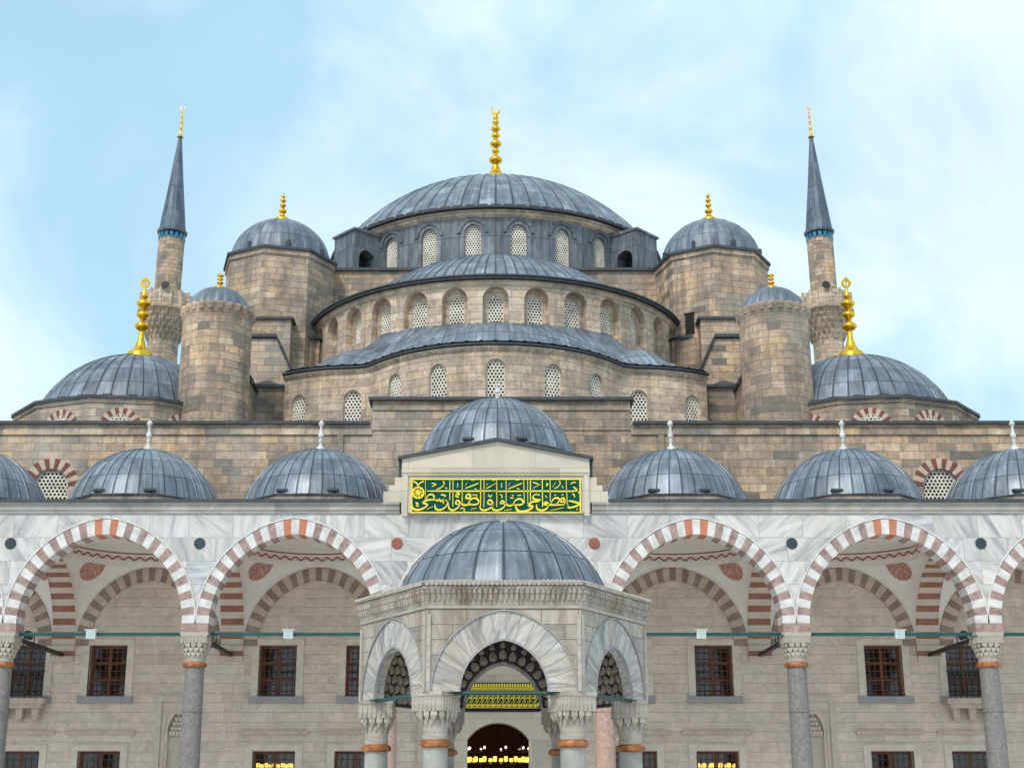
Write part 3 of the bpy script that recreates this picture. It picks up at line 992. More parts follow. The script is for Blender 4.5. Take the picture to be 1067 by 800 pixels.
# little stone balconies under the outermost upper windows
for sx in (-1, 1):
    x = sx * 17.9
    b1 = MB()
    b1.box(x - 0.95, x + 0.95, WY - 0.62, WY - 0.13, 5.30, 5.50)
    b1.box(x - 0.85, x + 0.85, WY - 0.52, WY - 0.13, 5.14, 5.30)
    for k in (-0.6, 0, 0.6):
        b1.xz_prism([(x + k - 0.14, 5.14), (x + k + 0.14, 5.14), (x + k + 0.10, 4.72), (x + k - 0.10, 4.72)], WY - 0.40, WY - 0.06)
    b = b1.build('balcony', 'tan_block', mosque, (x, WY, 5.3))
    b2 = MB()
    for k in range(9):
        xx = x - 0.85 + 1.7 * k / 8
        b2.rod((xx, WY - 0.56, 5.5), (xx, WY - 0.56, 6.5), 0.022, 6)
    b2.box(x - 0.9, x + 0.9, WY - 0.59, WY - 0.53, 6.48, 6.54)
    b2.build('railing', 'black_iron', b, (x, WY, 5.5))

# prayer niches behind the columns
for x in NICHE:
    nb = MB()
    for a, b_, c, e, pr in ((x - 0.80, x - 0.62, 0, 5.42, 0.07), (x + 0.62, x + 0.80, 0, 5.42, 0.07), (x - 0.80, x + 0.80, 5.42, 5.62, 0.07), (x - 0.56, x - 0.46, 0.5, 4.95, 0.04), (x + 0.46, x + 0.56, 0.5, 4.95, 0.04), (x - 0.56, x + 0.56, 4.95, 5.05, 0.04)):
        nb.box(a, b_, WY - pr, WY - 0.003, c, e)
    nn = nb.build('niche', 'pale_stripe', mosque, (x, WY, 2))
    nb = MB()
    nb.face([(x - 0.4, WY + 0.215, 1.5), (x + 0.4, WY + 0.215, 1.5), (x + 0.4, WY + 0.215, 5.2), (x - 0.4, WY + 0.215, 5.2)])
    for t in range(5):
        z = 5.0 - t * 0.17
        k = max(1, t + 1)
        for j in range(k):
            xx = x + (j - (k - 1) / 2) * 0.13
            nb.hexa([(xx - 0.055, WY + 0.13 - t * 0.02, z - 0.14), (xx + 0.055, WY + 0.13 - t * 0.02, z - 0.14), (xx + 0.055, WY + 0.21, z - 0.2), (xx - 0.055, WY + 0.21, z - 0.2),
                     (xx - 0.06, WY + 0.09 - t * 0.02, z), (xx + 0.06, WY + 0.09 - t * 0.02, z), (xx + 0.06, WY + 0.21, z), (xx - 0.06, WY + 0.21, z)])
    nb.build('stalactite_hood', 'pale_stripe', nn, (x, WY, 4.5))

# main portal: pale frame round the doorway
pb = MB()
pb.box(-2.9, -2.25, WY - 0.22, WY - 0.003, 0, 7.6)
pb.box(2.43, 3.08, WY - 0.22, WY - 0.003, 0, 7.6)
pb.box(-2.9, 3.08, WY - 0.22, WY - 0.003, 7.6, 8.2)
PO = dict(u=0.09, h=1.16, s=0.0, p=4.02, r=0.62, d=0.12)
wall_strip(pb, plane_map(WY - 0.10), -2.25, 2.43, 0, 7.6, [PO], 2)
portal = pb.build('portal', 'gable', mosque, (0, WY, 0))
fl = MB()
fl.box(-24.1, 24.1, 56.0, 106, 0.01, 0.05)
fl.build('hall_floor', 'red_carpet', mosque, (0, 81, 0))

sc = MB()  # added backdrop: catches lamp light so the hall interior reads brown
sc.box(-6, 6, 67.0, 67.2, 0.06, 7.5)
for k in range(9):
    sc.box(-4 + k - 0.06, -4 + k + 0.06, 66.9, 66.995, 0.06, 7.5)
sc.build('doorway_backdrop', 'wood', mosque, (0, 67, 0))

# ---- lower tier: exedrae
EC = (0.0, 71.0)
def ray_circle(th, cx, cy, Rr):
    dx, dy = sin(th), -cos(th)
    b_ = dx * cx + dy * cy
    c = cx * cx + cy * cy - Rr * Rr
    q = b_ * b_ - c
    return b_ + sqrt(q) if q > 0 else -1
def r_out(th):
    rs = [ray_circle(th, 0, -7.65, 6.35), ray_circle(th, 6.3, -5.2, 5.4), ray_circle(th, -6.3, -5.2, 5.4)]
    rs = [r for r in rs if r > 0]
    k = 0.35
    m_ = max(rs)
    return m_ + k * math.log(sum(math.exp((r - m_) / k) for r in rs)) - 0.02
TH = R_(45)
NT = 200
tab = []
acc = 0
prev = None
for i in range(NT + 1):
    th = -TH + 2 * TH * i / NT
    r = r_out(th)
    p = Vector((EC[0] + r * sin(th), EC[1] - r * cos(th), 0))
    if prev is not None:
        acc += (p - prev).length
    tab.append([acc, p, th])
    prev = p
half = acc / 2
for t in tab:
    t[0] -= half
def ex_map(u, z, d):
    lo, hi = 0, NT
    while hi - lo > 1:
        mid = (lo + hi) // 2
        if tab[mid][0] <= u:
            lo = mid
        else:
            hi = mid
    a, b_ = tab[lo], tab[hi]
    f = (u - a[0]) / (b_[0] - a[0])
    p = a[1].lerp(b_[1], f)
    i0, i1 = max(0, lo - 1), min(NT, hi + 1)
    t = (tab[i1][1] - tab[i0][1]).normalized()
    nrm = Vector((t.y, -t.x, 0))
    q = p - nrm * d
    return (q.x, q.y, z)
def u_of_th(th):
    for a, b_ in zip(tab, tab[1:]):
        if a[2] <= th <= b_[2]:
            return a[0] + (b_[0] - a[0]) * (th - a[2]) / (b_[2] - a[2])
    return 0
eops = []
for deg, h, p in ((0, 0.42, 19.22), (10.3, 0.40, 19.15), (19.7, 0.40, 19.1), (30.8, 0.40, 18.85), (41.5, 0.40, 18.8)):
    for s in ((1,) if deg == 0 else (-1, 1)):
        eops.append(dict(u=u_of_th(R_(deg * s)), h=h, s=17.75, p=p, r=h * 1.1, d=0.22))
mb = MB()
wall_strip(mb, ex_map, -half, half, 15.8, 20.12, eops, 0.35)
mb.build('exedra_wall', 'stone_drum', mosque, (0, 60, 16))
for o in sorted(eops, key=lambda o: o['u']):
    grille_window(ex_map, o, mosque, 0.2, 0.155)
mb = MB()
for i in range(NT):
    a, b_ = tab[i], tab[i + 1]
    def off(u, d):
        return ex_map(u, 0, d)
    for (d0, z0, d1, z1) in ((-0.02, 20.0, -0.14, 20.12), (-0.14, 20.12, -0.14, 20.2)):
        pa, pb_, pc, pd = off(a[0], d0), off(b_[0], d0), off(b_[0], d1), off(a[0], d1)
        mb.face([(pa[0], pa[1], z0), (pb_[0], pb_[1], z0), (pc[0], pc[1], z1), (pd[0], pd[1], z1)])
mb.build('exedra_cornice', 'stone_drum', mosque, (0, 60, 20), smooth=30)
mb = MB()
for i in range(NT):
    a, b_ = tab[i], tab[i + 1]
    for (d0, z0, d1, z1) in ((-0.12, 20.2, -0.23, 20.26), (-0.23, 20.26, -0.23, 20.33), (-0.23, 20.33, 0.05, 20.42)):
        pa, pb_, pc, pd = ex_map(a[0], 0, d0), ex_map(b_[0], 0, d0), ex_map(b_[0], 0, d1), ex_map(a[0], 0, d1)
        mb.face([(pa[0], pa[1], z0), (pb_[0], pb_[1], z0), (pc[0], pc[1], z1), (pd[0], pd[1], z1)])
mb.build('exedra_eave', 'lead_edge', mosque, (0, 60, 20.3), smooth=30)
# lead roof of the exedrae, swelling over each apse and rising to the sill of the half dome's drum
mb = MB()
RIBS = 36
NR = 10
per = 6
N2 = RIBS * per
def roof_pt(th, t, ridge=0.0):
    ro = r_out(th) + 0.22
    ri = 9.35
    r = ro + (ri - ro) * t
    x, y = EC[0] + r * sin(th), EC[1] - r * cos(th)
    q = max(0.0, min(1.0, (abs(th) - R_(34)) / R_(11)))
    fade = 1 - 0.8 * q * q * (3 - 2 * q)
    z = 20.40 + 2.47 * t ** 1.35
    e = min(1.0, t / 0.3)
    e = e * (2 - e)
    for cx, cy, Rr, hh in ((0, 63.0, 5.3, 2.05), (6.2, 65.3, 4.5, 1.75), (-6.2, 65.3, 4.5, 1.75)):
        d = math.hypot(x - cx, y - cy) / (Rr + 0.22)
        if d < 1:
            cap = 20.42 + hh * sqrt(max(0, 1 - d * d))
            z = max(z, 20.40 + (min(cap, 22.9) - 20.40) * e)
    z = 20.40 + (z - 20.40) * fade
    return (x, y, z + ridge)
for i in range(N2):
    th0, th1 = -TH + 2 * TH * i / N2, -TH + 2 * TH * (i + 1) / N2
    r0 = 0.045 if i % per == 0 else 0
    r1 = 0.045 if (i + 1) % per == 0 else 0
    for k in range(NR):
        t0, t1 = k / NR, (k + 1) / NR
        u0, u1 = i / per, (i + 1) / per
        mb.face([roof_pt(th0, t0, r0), roof_pt(th1, t0, r1), roof_pt(th1, t1, r1), roof_pt(th0, t1, r0)], [(u0, t0 * 4), (u1, t0 * 4), (u1, t1 * 4), (u0, t1 * 4)])
mb.build('exedra_roof', 'lead', mosque, (0, 62, 20), smooth=40)

# ---- half dome and its drum
HD = cyl_map(0, 71, 9.4)
AL = R_(97)
hops = []
for k in range(-7, 8):
    hops.append(dict(u=R_(11.7) * k * 9.4, h=0.60, s=22.70, p=24.02, r=0.62, d=0.42))
mb = MB()
wall_strip(mb, HD, -AL * 9.4, AL * 9.4, 20.0, 24.72, hops, 0.5)
inner = []
for o in hops:
    i_ = dict(o)
    i_.update(h=0.40, p=23.9, r=0.44, d=0.16)
    inner.append(i_)
    wall_strip(mb, lambda u, z, d: HD(u, z, d + 0.42), o['u'] - 0.62, o['u'] + 0.62, 22.6, 24.75, [i_], 0.3)
mb.build('half_dome_drum', 'stone_drum', mosque, (0, 71, 20))
for i_ in inner:
    grille_window(lambda u, z, d: HD(u, z, d + 0.42), i_, mosque, 0.12, 0.155)
mb = MB()
mb.lathe([(9.40, 24.62), (9.50, 24.70), (9.50, 24.79), (9.62, 24.86), (9.3, 24.88)], 0, 71, 96, a0=-AL, a1=AL)
mb.build('half_dome_cornice', 'stone_drum', mosque, (0, 71, 24), smooth=30)
hd = shift(dome_mesh(8.35, 4.0, 50, 0.09, 0.05, 16, 0, 0.0, -AL, AL), 0, 71, 25.10).build('half_dome', 'lead_big', mosque, (0, 71, 24.9), smooth=40)
mb = MB()
mb.lathe([(9.5, 24.88), (9.76, 24.91), (9.78, 24.98), (9.60, 25.02), (8.3, 25.12)], 0, 71, 96, a0=-AL, a1=AL)
for k in range(-24, 25):
    a = R_(3.7) * k
    mb.hexa([tuple(HD(a * 9.4 + s * 0.30, z, d)) for z, dd in ((25.02, 0), (25.09, 0.0)) for s, d in ((-1, -0.42), (1, -0.42), (1, -0.22), (-1, -0.22))])
mb.build('eave', 'lead_edge', hd, (0, 71, 24.9), smooth=30)

# ---- square base, main drum and main dome
mb = MB()
mb.box(-9.6, 9.6, 70.4, 91.6, 15.9, 28.75)
mb.build('dome_base', 'stone', mosque, (0, 81, 16))
mb = MB()
mb.box(-9.75, 9.75, 70.22, 91.8, 28.75, 28.90)
mb.hexa([(-9.7, 70.3, 28.9), (9.7, 70.3, 28.9), (9.7, 91.7, 28.9), (-9.7, 91.7, 28.9), (-8.6, 71.6, 29.25), (8.6, 71.6, 29.25), (8.6, 90.4, 29.25), (-8.6, 90.4, 29.25)])
mb.build('base_coping', 'lead_edge', mosque, (0, 81, 28.8))
DR = 9.55
DM = cyl_map(0, 81, DR)
dops = []
for k in range(24):
    a = R_(7.5 + 15 * k - 180)
    dops.append(dict(u=a * DR, h=0.45, s=29.35, p=31.42, r=0.50, d=0.30))
mb = MB()
wall_strip(mb, DM, -pi * DR, pi * DR, 28.8, 32.35, dops, 0.5)
for o in dops:      # hood mould round each window
    if abs(o['u']) < 1.5 * DR:
        voussoirs(mb, DM, o['u'], 0.66, 0.72, 0.86, 0.92, 31.42, 12, -0.06, 0.0, lambda i: 0, tsub=1)
mb.build('main_drum', 'lead_wall', mosque, (0, 81, 29))
for o in dops:
    if abs(o['u']) < R_(70) * DR:
        grille_window(DM, o, mosque, 0.25, 0.15)
mb = MB()
mb.lathe([(9.55, 32.30), (9.72, 32.42), (9.72, 32.52), (9.90, 32.62), (9.5, 32.64)], 0, 81, 128)
mb.build('main_cornice', 'stone_drum', mosque, (0, 81, 32), smooth=30)
md = shift(dome_mesh(9.85, 5.28, 64, 0.11, 0.05, 20), 0, 81, 32.80).build('main_dome', 'lead_big', mosque, (0, 81, 32.8), smooth=40)
mb = MB()
mb.lathe([(9.6, 32.64), (10.06, 32.68), (10.08, 32.79), (9.84, 32.84)], 0, 81, 128)
for k in range(90):
    a = 2 * pi * k / 90
    mb.hexa([tuple(cyl_map(0, 81, 9.85)(a * 9.85 + s * 0.24, z, d)) for z in (32.80, 32.88) for s, d in ((-1, -0.20), (1, -0.20), (1, 0.0), (-1, 0.0))])
mb.build('eave', 'lead_edge', md, (0, 81, 32.7), smooth=30)
finial(md, (0, 81, 37.95), 6.0, 0.74, bulbs=7, lift=1.0)

# ---- lead clad buttresses of the drum, each with an arch recess backed by a black sheet
for sx in (-1, 1):
    a = R_(48)
    er = Vector((sx * sin(a), -cos(a), 0))          # outwards
    et = Vector((-sx * cos(a), -sin(a), 0))         # along the drum, towards the court
    c0 = Vector((0, 81, 0))
    def bp(r, t, z):
        q = c0 + er * r + et * t
        return (q.x, q.y, z)
    mb = MB()
    opn = dict(u=10.45, h=0.52, s=29.9, p=30.55, r=0.55, d=1.0)
    wall_strip(mb, lambda u, z, d: bp(u, 0.95 - d, z), 9.3, 11.3, 28.85, 32.1, [opn], 1.0)
    mb.face([bp(9.3, -0.95, 28.85), bp(11.3, -0.95, 28.85), bp(11.3, -0.95, 32.1), bp(9.3, -0.95, 32.1)])
    mb.face([bp(11.3, -0.95, 28.85), bp(11.3, 0.95, 28.85), bp(11.3, 0.95, 32.1), bp(11.3, -0.95, 32.1)])
    mb.hexa([bp(9.3, -1.02, 32.1), bp(11.42, -1.02, 32.1), bp(11.42, 1.02, 32.1), bp(9.3, 1.02, 32.1), bp(9.3, -1.02, 32.34), bp(11.42, -1.02, 32.22), bp(11.42, 1.02, 32.22), bp(9.3, 1.02, 32.34)])
    bt = mb.build('drum_buttress', 'lead_wall', mosque, tuple(c0 + er * 10.3 + Vector((0, 0, 29))))
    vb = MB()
    vb.face([bp(9.6, 0.2, 28.9), bp(11.2, 0.2, 28.9), bp(11.2, 0.2, 31.9), bp(9.6, 0.2, 31.9)])  # black sheet painted as the shade inside the arch
    vb.build('arch_shade_sheet', 'opening_shade', bt, tuple(c0 + er * 10.3 + Vector((0, 0, 29))))
    mb = MB()       # lean-to lead roof between buttress and turret
    mb.hexa([(sx * 8.2, 70.6, 28.92), (sx * 9.9, 70.6, 28.92), (sx * 9.9, 74, 28.92), (sx * 8.2, 74, 28.92), (sx * 8.2, 72.6, 29.3), (sx * 9.9, 71.0, 30.3), (sx * 9.9, 74, 30.3), (sx * 8.2, 74, 29.3)])
    mb.build('lean_to_roof', 'lead_wall', mosque, (sx * 9, 72, 29))

# ---- octagonal weight turrets
for sx in (-1, 1):
    cx, cy = sx * 11.35, 69.9
    rot = R_(7) * -sx * -1 if sx < 0 else R_(-7)
    poly = ngon(cx, cy, 2.9, 8, rot)
    mb = MB()
    mb.prism(poly, 16, 28.72)
    mb.prism(ngon(cx, cy, 2.98, 8, rot), 28.45, 28.72)
    t = mb.build('weight_turret', 'stone', mosque, (cx, cy, 16))
    mb = MB()
    mb.prism(ngon(cx, cy, 3.08, 8, rot), 28.72, 28.86)
    mb.build('turret_eave', 'lead_edge', t, (cx, cy, 28.7))
    d = shift(dome_mesh(2.62, 2.5, 20, nz=14, lobes=0.085), cx, cy, 28.84).build('turret_dome', 'lead', t, (cx, cy, 28.8), smooth=60)
    finial(t, (cx, cy, 31.22), 1.85, 0.40, bulbs=4, crest='spike', lift=0.28)
    mb = MB()
    for k in range(8):
        a = 2 * pi * k / 8 + 0.3
        mb.lathe([(0.09, 28.85), (0.11, 29.25), (0.0, 29.36)], cx + 2.66 * sin(a), cy - 2.66 * cos(a), 8)
    mb.build('vent_knob', 'lead_edge', t, (cx, cy, 28.9))
    # doorway onto the roof, in the face towards the axis; a black block paints its shaded recess
    mb = MB()
    xx = sx * 9.78
    e = Vector((-sx * 1.93, 1.08, 0)).normalized()
    c_ = Vector((sx * 9.78, 67.70, 0))
    for (w_, z0_, z1_, pr, mi) in ((0.24, 24.35, 25.45, 0.03, 1), (0.30, 25.45, 25.52, 0.08, 0)):
        f_ = Vector((-sx * e.y, -abs(e.x), 0)).normalized()
        if f_.y > 0: f_ = -f_
        n_ = Vector((e.y, -e.x, 0))
        if n_.y > 0: n_ = -n_
        a_, b_ = c_ - e * w_ + n_ * pr, c_ + e * w_ + n_ * pr
        d_ = n_ * -0.4
        mb.hexa([(a_.x, a_.y, z0_), (b_.x, b_.y, z0_), (b_.x + d_.x, b_.y + d_.y, z0_), (a_.x + d_.x, a_.y + d_.y, z0_), (a_.x, a_.y, z1_), (b_.x, b_.y, z1_), (b_.x + d_.x, b_.y + d_.y, z1_), (a_.x + d_.x, a_.y + d_.y, z1_)], mi)
    mb.build('roof_doorway', ['stone', 'opening_shade'], mosque, (xx, 67.1, 25.2))

# ---- stepped masses and sloping buttresses at the sides
for sx in (-1, 1):
    def X(a, b_):
        return (sx * a, sx * b_) if sx > 0 else (sx * b_, sx * a)
    mb = MB()
    mb.box(*X(10.15, 13.9), 66.6, 70.5, 15.9, 24.72)
    mb.box(*X(8.9, 10.15), 68.2, 72, 15.9, 24.2)
    mb.lathe([(1.45, 15.9), (1.45, 24.15)], sx * 10.1, 69.2, 20)
    st = mb.build('shoulder_block', 'stone', mosque, (sx * 11.5, 68, 16))
    mb = MB()
    mb.box(*X(10.02, 14.0), 66.46, 70.5, 24.72, 24.85)
    mb.lathe([(0, 24.15), (1.58, 24.16), (1.58, 24.28), (0, 24.32)], sx * 10.1, 69.2, 20)
    mb.build('shoulder_coping', 'lead_edge', st, (sx * 11.5, 68, 25))
    # sloping buttress: flat top, then a steep rake down towards the axis
    prof = [(14.0, 15.9), (9.35, 15.9), (9.35, 20.55), (10.35, 22.75), (14.0, 22.75)]
    mb = MB()
    mb.xz_prism([(sx * x, z) for x, z in prof], 63.6, 66.6)
    rb = mb.build('raking_buttress', 'stone', mosque, (sx * 11.5, 65, 16))
    mb = MB()
    for (xa, za), (xb, zb) in (((9.28, 20.48), (10.33, 22.78)), ((10.33, 22.78), (14.0, 22.78))):
        mb.hexa([(sx * xa, 63.45, za), (sx * xb, 63.45, zb), (sx * xb, 66.7, zb), (sx * xa, 66.7, za), (sx * xa, 63.45, za + 0.17), (sx * xb, 63.45, zb + 0.14), (sx * xb, 66.7, zb + 0.14), (sx * xa, 66.7, za + 0.17)])
    mb.build('raking_coping', 'lead_edge', rb, (sx * 11.5, 65, 22))
    # lower wall between exedra and round turret, with a second short rake
    mb = MB()
    mb.box(*X(8.6, 11.2), 62.35, 64.5, 15.9, 19.95)
    mb.xz_prism([(sx * 14, 15.9), (sx * 10.95, 15.9), (sx * 10.95, 19.8), (sx * 11.35, 20.6), (sx * 14, 20.6)], 60.6, 62.4)
    lw = mb.build('flank_wall', 'stone', mosque, (sx * 11, 62, 16))
    mb = MB()
    mb.box(*X(8.4, 11.3), 62.2, 64.6, 19.95, 20.08)
    for (xa, za), (xb, zb) in (((10.85, 19.72), (11.33, 20.63)), ((11.33, 20.63), (14.0, 20.63))):
        mb.hexa([(sx * xa, 60.48, za), (sx * xb, 60.48, zb), (sx * xb, 62.4, zb), (sx * xa, 62.4, za), (sx * xa, 60.48, za + 0.16), (sx * xb, 60.48, zb + 0.12), (sx * xb, 62.4, zb + 0.12), (sx * xa, 62.4, za + 0.16)])
    mb.build('flank_coping', 'lead_edge', lw, (sx * 11, 62, 20))
    # small lead hips in the corners
    mb = MB()
    for x0, y0, z0, s in ((9.55, 65.4, 20.4, 1.0), (10.6, 63.1, 20.05, 0.8)):
        b4 = [(sx * (x0 - s), y0 - s, z0), (sx * (x0 + s), y0 - s, z0), (sx * (x0 + s), y0 + s, z0), (sx * (x0 - s), y0 + s, z0)]
        ap = (sx * x0, y0 + 0.4 * s, z0 + 0.75 * s)
        for i in range(4):
            mb.face([b4[i], b4[(i + 1) % 4], ap])
    mb.build('corner_hip', 'lead_edge', mosque, (sx * 10, 64, 20))
    # downpipe on the base of the dome
    mb = MB()
    mb.rod((sx * 8.78, 70.2, 28.7), (sx * 8.78, 70.2, 25.5), 0.07, 8)
    mb.box(sx * 8.78 - 0.12, sx * 8.78 + 0.12, 70.06, 70.38, 28.55, 28.8)
    mb.build('downpipe', 'flood', mosque, (sx * 8.78, 70.2, 28))

# ---- round stair turrets
for sx in (-1, 1):
    cx, cy = sx * 12.2, 59.0
    mb = MB()
    mb.lathe([(1.52, 15.9), (1.50, 21.98)], cx, cy, 40)
    t = mb.build('round_turret', 'stone', mosque, (cx, cy, 16), smooth=30)
    mb = MB()
    for k in range(24):
        a = 2 * pi * k / 24
        mb.lathe([(0.0, 22.05), (0.15, 22.08), (0.19, 22.34), (0.15, 22.42), (0, 22.44)], cx + 1.46 * sin(a), cy - 1.50 * cos(a), 8)
    mb.lathe([(1.5, 21.9), (1.56, 22.0), (1.58, 22.40), (1.3, 22.45)], cx, cy, 40)
    mb.build('scalloped_rim', 'stone', t, (cx, cy, 22), smooth=30)
    shift(dome_mesh(1.42, 1.18, 20, nz=10, lobes=0.06), cx, cy, 22.36).build('turret_dome', 'lead', t, (cx, cy, 22.4), smooth=60)
    finial(t, (cx, cy, 23.46), 0.85, 0.27, bulbs=3, crest='spike', lift=0.12)

# ---- corner domes on octagonal drums
for sx in (-1, 1):
    cx, cy = sx * 16.3, 62.0
    rot = R_(7) * sx
    mb = MB()
    apo = 5.15
    poly = ngon(cx, cy, apo, 12, rot)
    mb.prism(poly, 15.9, 17.9, cap=False)
    mb.prism(ngon(cx, cy, apo + 0.07, 12, rot), 17.74, 17.9)
    bx = (cx - 5.6, cx - 2.6) if sx < 0 else (cx + 2.6, cx + 5.6)
    mb.box(*bx, 63.9, 70, 15.9, 19.25)
    dr = mb.build('corner_drum', 'stone', mosque, (cx, cy, 16))
    mb = MB()
    mb.prism(ngon(cx, cy, apo + 0.16, 12, rot), 17.9, 18.03)
    mb.box(bx[0] - 0.12, bx[1] + 0.12, 63.78, 70, 19.25, 19.37)
    mb.build('corner_eave', 'lead_edge', dr, (cx, cy, 18))
    cd = shift(dome_mesh(4.3, 3.06, 40, 0.07, 0.04, 16, lip=0.55), cx, cy, 18.16).build('corner_dome', 'lead', mosque, (cx, cy, 18.1), smooth=40)
    finial(cd, (cx, cy, 21.05), 4.2, 0.60, bulbs=3, crest='leaf', lift=0.35)
    mb = MB()
    for k in range(28):
        a = 2 * pi * k / 28
        mb.hexa([(cx + r * sin(a + s / r), cy - r * cos(a + s / r), z) for z in (18.12, 18.19) for r, s in ((4.80, -0.2), (4.80, 0.2), (4.60, 0.2), (4.60, -0.2))])
    mb.build('snow_guard', 'lead_edge', cd, (cx, cy, 18.1))
    for i in range(12):
        a, b_ = Vector((*poly[i], 0)), Vector((*poly[(i + 1) % 12], 0))
        mid = (a + b_) / 2
        e = (b_ - a).normalized()
        nrm = Vector((e.y, -e.x, 0))
        if nrm.dot(mid - Vector((cx, cy, 0))) < 0:
            nrm = -nrm
        if nrm.y > -0.45:
            continue
        def omap(u, z, d, mid=mid, e=e, nrm=nrm):
            q = mid + e * u - nrm * (d - 0.03)
            return (q.x, q.y, z)
        o = dict(u=0.0, h=0.50, s=16.0, p=16.62, r=0.50, d=0.1)
        w = grille_window(omap, o, mosque, 0.0, 0.155, 0.05)
        v = MB()
        voussoirs(v, omap, 0.0, 0.50, 0.50, 0.90, 0.90, 16.62, 15, -0.04, 0.0, lambda i: i % 2)
        v.build('voussoir_arch', ['dark_red', 'tan_block'], w, omap(0, 16.75, 0))

# ================================================================== MINARETS (the two behind the prayer hall)
for sx, lab in ((-1, 'slender stone minaret with pointed lead spire rising left of the domes'), (1, 'slender stone minaret with pointed lead spire rising right of the domes')):
    cx, cy = sx * 27.1, 108.0
    mn = tag(empty('minaret', (cx, cy, 0)), lab, 'minaret', 'minarets')
    mb = MB()
    mb.prism(ngon(cx, cy, 2.2, 12), 0, 20)
    mb.lathe([(2.1, 20), (1.22, 22.5), (1.22, 37.3)], cx, cy, 16)
    mb.lathe([(1.06, 37.0), (1.06, 46.0)], cx, cy, 16)
    mb.build('shaft', 'stone', mn, (cx, cy, 0))
    mb = MB()
    for t in range(5):
        z = 37.2 + t * 0.46
        r = 1.24 + 0.17 * t
        mb.lathe([(r, z), (r + 0.06, z + 0.26), (r + 0.15, z + 0.46)], cx, cy, 32)
        n = 22
        for k in range(n):
            a = 2 * pi * (k + 0.5 * (t % 2)) / n
            mb.rod((cx + (r + 0.04) * sin(a), cy - (r + 0.04) * cos(a), z), (cx + (r + 0.15) * sin(a), cy - (r + 0.15) * cos(a), z + 0.42), 0.04, 5, r2=0.12)
    mb.lathe([(2.08, 39.46), (2.22, 39.52), (2.22, 39.66), (1.0, 39.68)], cx, cy, 32)
    bal = mb.build('balcony', 'stone', mn, (cx, cy, 39))
    mb = MB()
    for k in range(16):
        a0, a1 = 2 * pi * k / 16, 2 * pi * (k + 1) / 16
        p = [(cx + 2.08 * sin(a), cy - 2.08 * cos(a)) for a in (a0, a1)]
        q = [(cx + 1.96 * sin(a), cy - 1.96 * cos(a)) for a in (a0, a1)]
        mb.hexa([(*p[0], 39.68), (*p[1], 39.68), (*q[1], 39.68), (*q[0], 39.68), (*p[0], 41.0), (*p[1], 41.0), (*q[1], 41.0), (*q[0], 41.0)])
        mb.prism(ngon(p[0][0], p[0][1], 0.11, 6), 39.68, 41.12)
    mb.build('parapet', 'stone_drum', bal, (cx, cy, 40))
    mb = MB()
    for k in range(16):
        a0 = 2 * pi * (k + 0.5) / 16
        p, t_ = Vector((cx + 1.03 * sin(a0), cy - 1.03 * cos(a0), 0)), Vector((cos(a0), sin(a0), 0))
        o_ = Vector((sin(a0), -cos(a0), 0)) * 0.05
        mb.hexa([tuple(p + t_ * s_ + d_ + Vector((0, 0, z_))) for z_ in (45.86, 46.36) for s_, d_ in ((-0.15, o_), (0.15, o_), (0.15, o_ * 0), (-0.15, o_ * 0))])
    mb.build('tile_band', 'tile', mn, (cx, cy, 46))
    mb = MB()
    mb.lathe([(1.06, 46.44), (1.22, 46.5), (1.24, 46.66), (1.1, 46.72), (0.55, 51.4), (0.12, 55.45), (0.0, 55.5)], cx, cy, 16, uscale=16 / (2 * pi))
    mb.build('spire', 'minaret_cone', mn, (cx, cy, 46.5))
    finial(mn, (cx, cy, 55.2), 2.9, 0.27, bulbs=4)
    mn.rotation_euler = (0, -sx * R_(0.75), 0)
    mb = MB()
    lx, ly = cx - sx * (0.35 + 41.25 * sin(R_(0.75))), cy - 2.1
    mb.lathe([(0.0, 0), (0.12, 0.02), (0.30, 0.30), (0.32, 0.34), (0, 0.36)], 0, 0, 14)
    mb.v = [(lx + p[0], ly - p[2] + 0.2, 41.25 + p[1]) for p in mb.v]
    sp = mb.build('loudspeaker', 'black_iron', None, (lx, ly, 41.0), smooth=40)
    tag(sp, 'black loudspeaker horn on the balcony parapet of the %s minaret' % ('left' if sx < 0 else 'right'), 'loudspeaker', 'minaret loudspeakers')

# ================================================================== PORTICO
FY = 48.0
portico = tag(empty('portico', (0, FY + 3.5, 0)), 'marble arcade with striped pointed arches and small lead domes along the courtyard', 'portico')
CX = [-23.0, -16.55, -10.1, -3.62, 3.62, 10.1, 16.55, 23.0]
SPR = 7.5
bays = []
for a, b_ in zip(CX, CX[1:]):
    bays.append(((a + b_) / 2, (b_ - a) / 2))
def bay_arch(hw):
    if hw > 3.5:
        return dict(hi=3.08, ri=2.75, ho=3.56, ro=3.30)
    return dict(hi=2.78, ri=3.02, ho=3.20, ro=3.55)
# front wall
mb = MB()
pops = []
for xc, hw in bays:
    A = bay_arch(hw)
    pops.append(dict(u=xc, h=A['ho'], s=SPR, p=SPR, r=A['ro'], d=0.75))
wall_strip(mb, plane_map(FY), -23.4, 23.4, SPR, 11.24, pops, 2.0)
mb.face([(-23.4, FY + 0.78, 10.6), (23.4, FY + 0.78, 10.6), (23.4, FY + 0.78, 11.24), (-23.4, FY + 0.78, 11.24)])
mb.build('marble_front', 'marble', portico, (0, FY, SPR))
mb = MB()
for a, b_ in ((-23.5, -3.30), (3.30, 23.5)):
    mb.box(a, b_, FY - 0.06, FY + 0.8, 11.24, 11.34)
    mb.box(a, b_, FY - 0.10, FY + 0.8, 11.34, 11.52)
    mb.box(a, b_, FY - 0.16, FY + 0.8, 11.52, 11.60)
mb.build('cornice', 'cornice', portico, (0, FY, 11.3))
mb = MB()
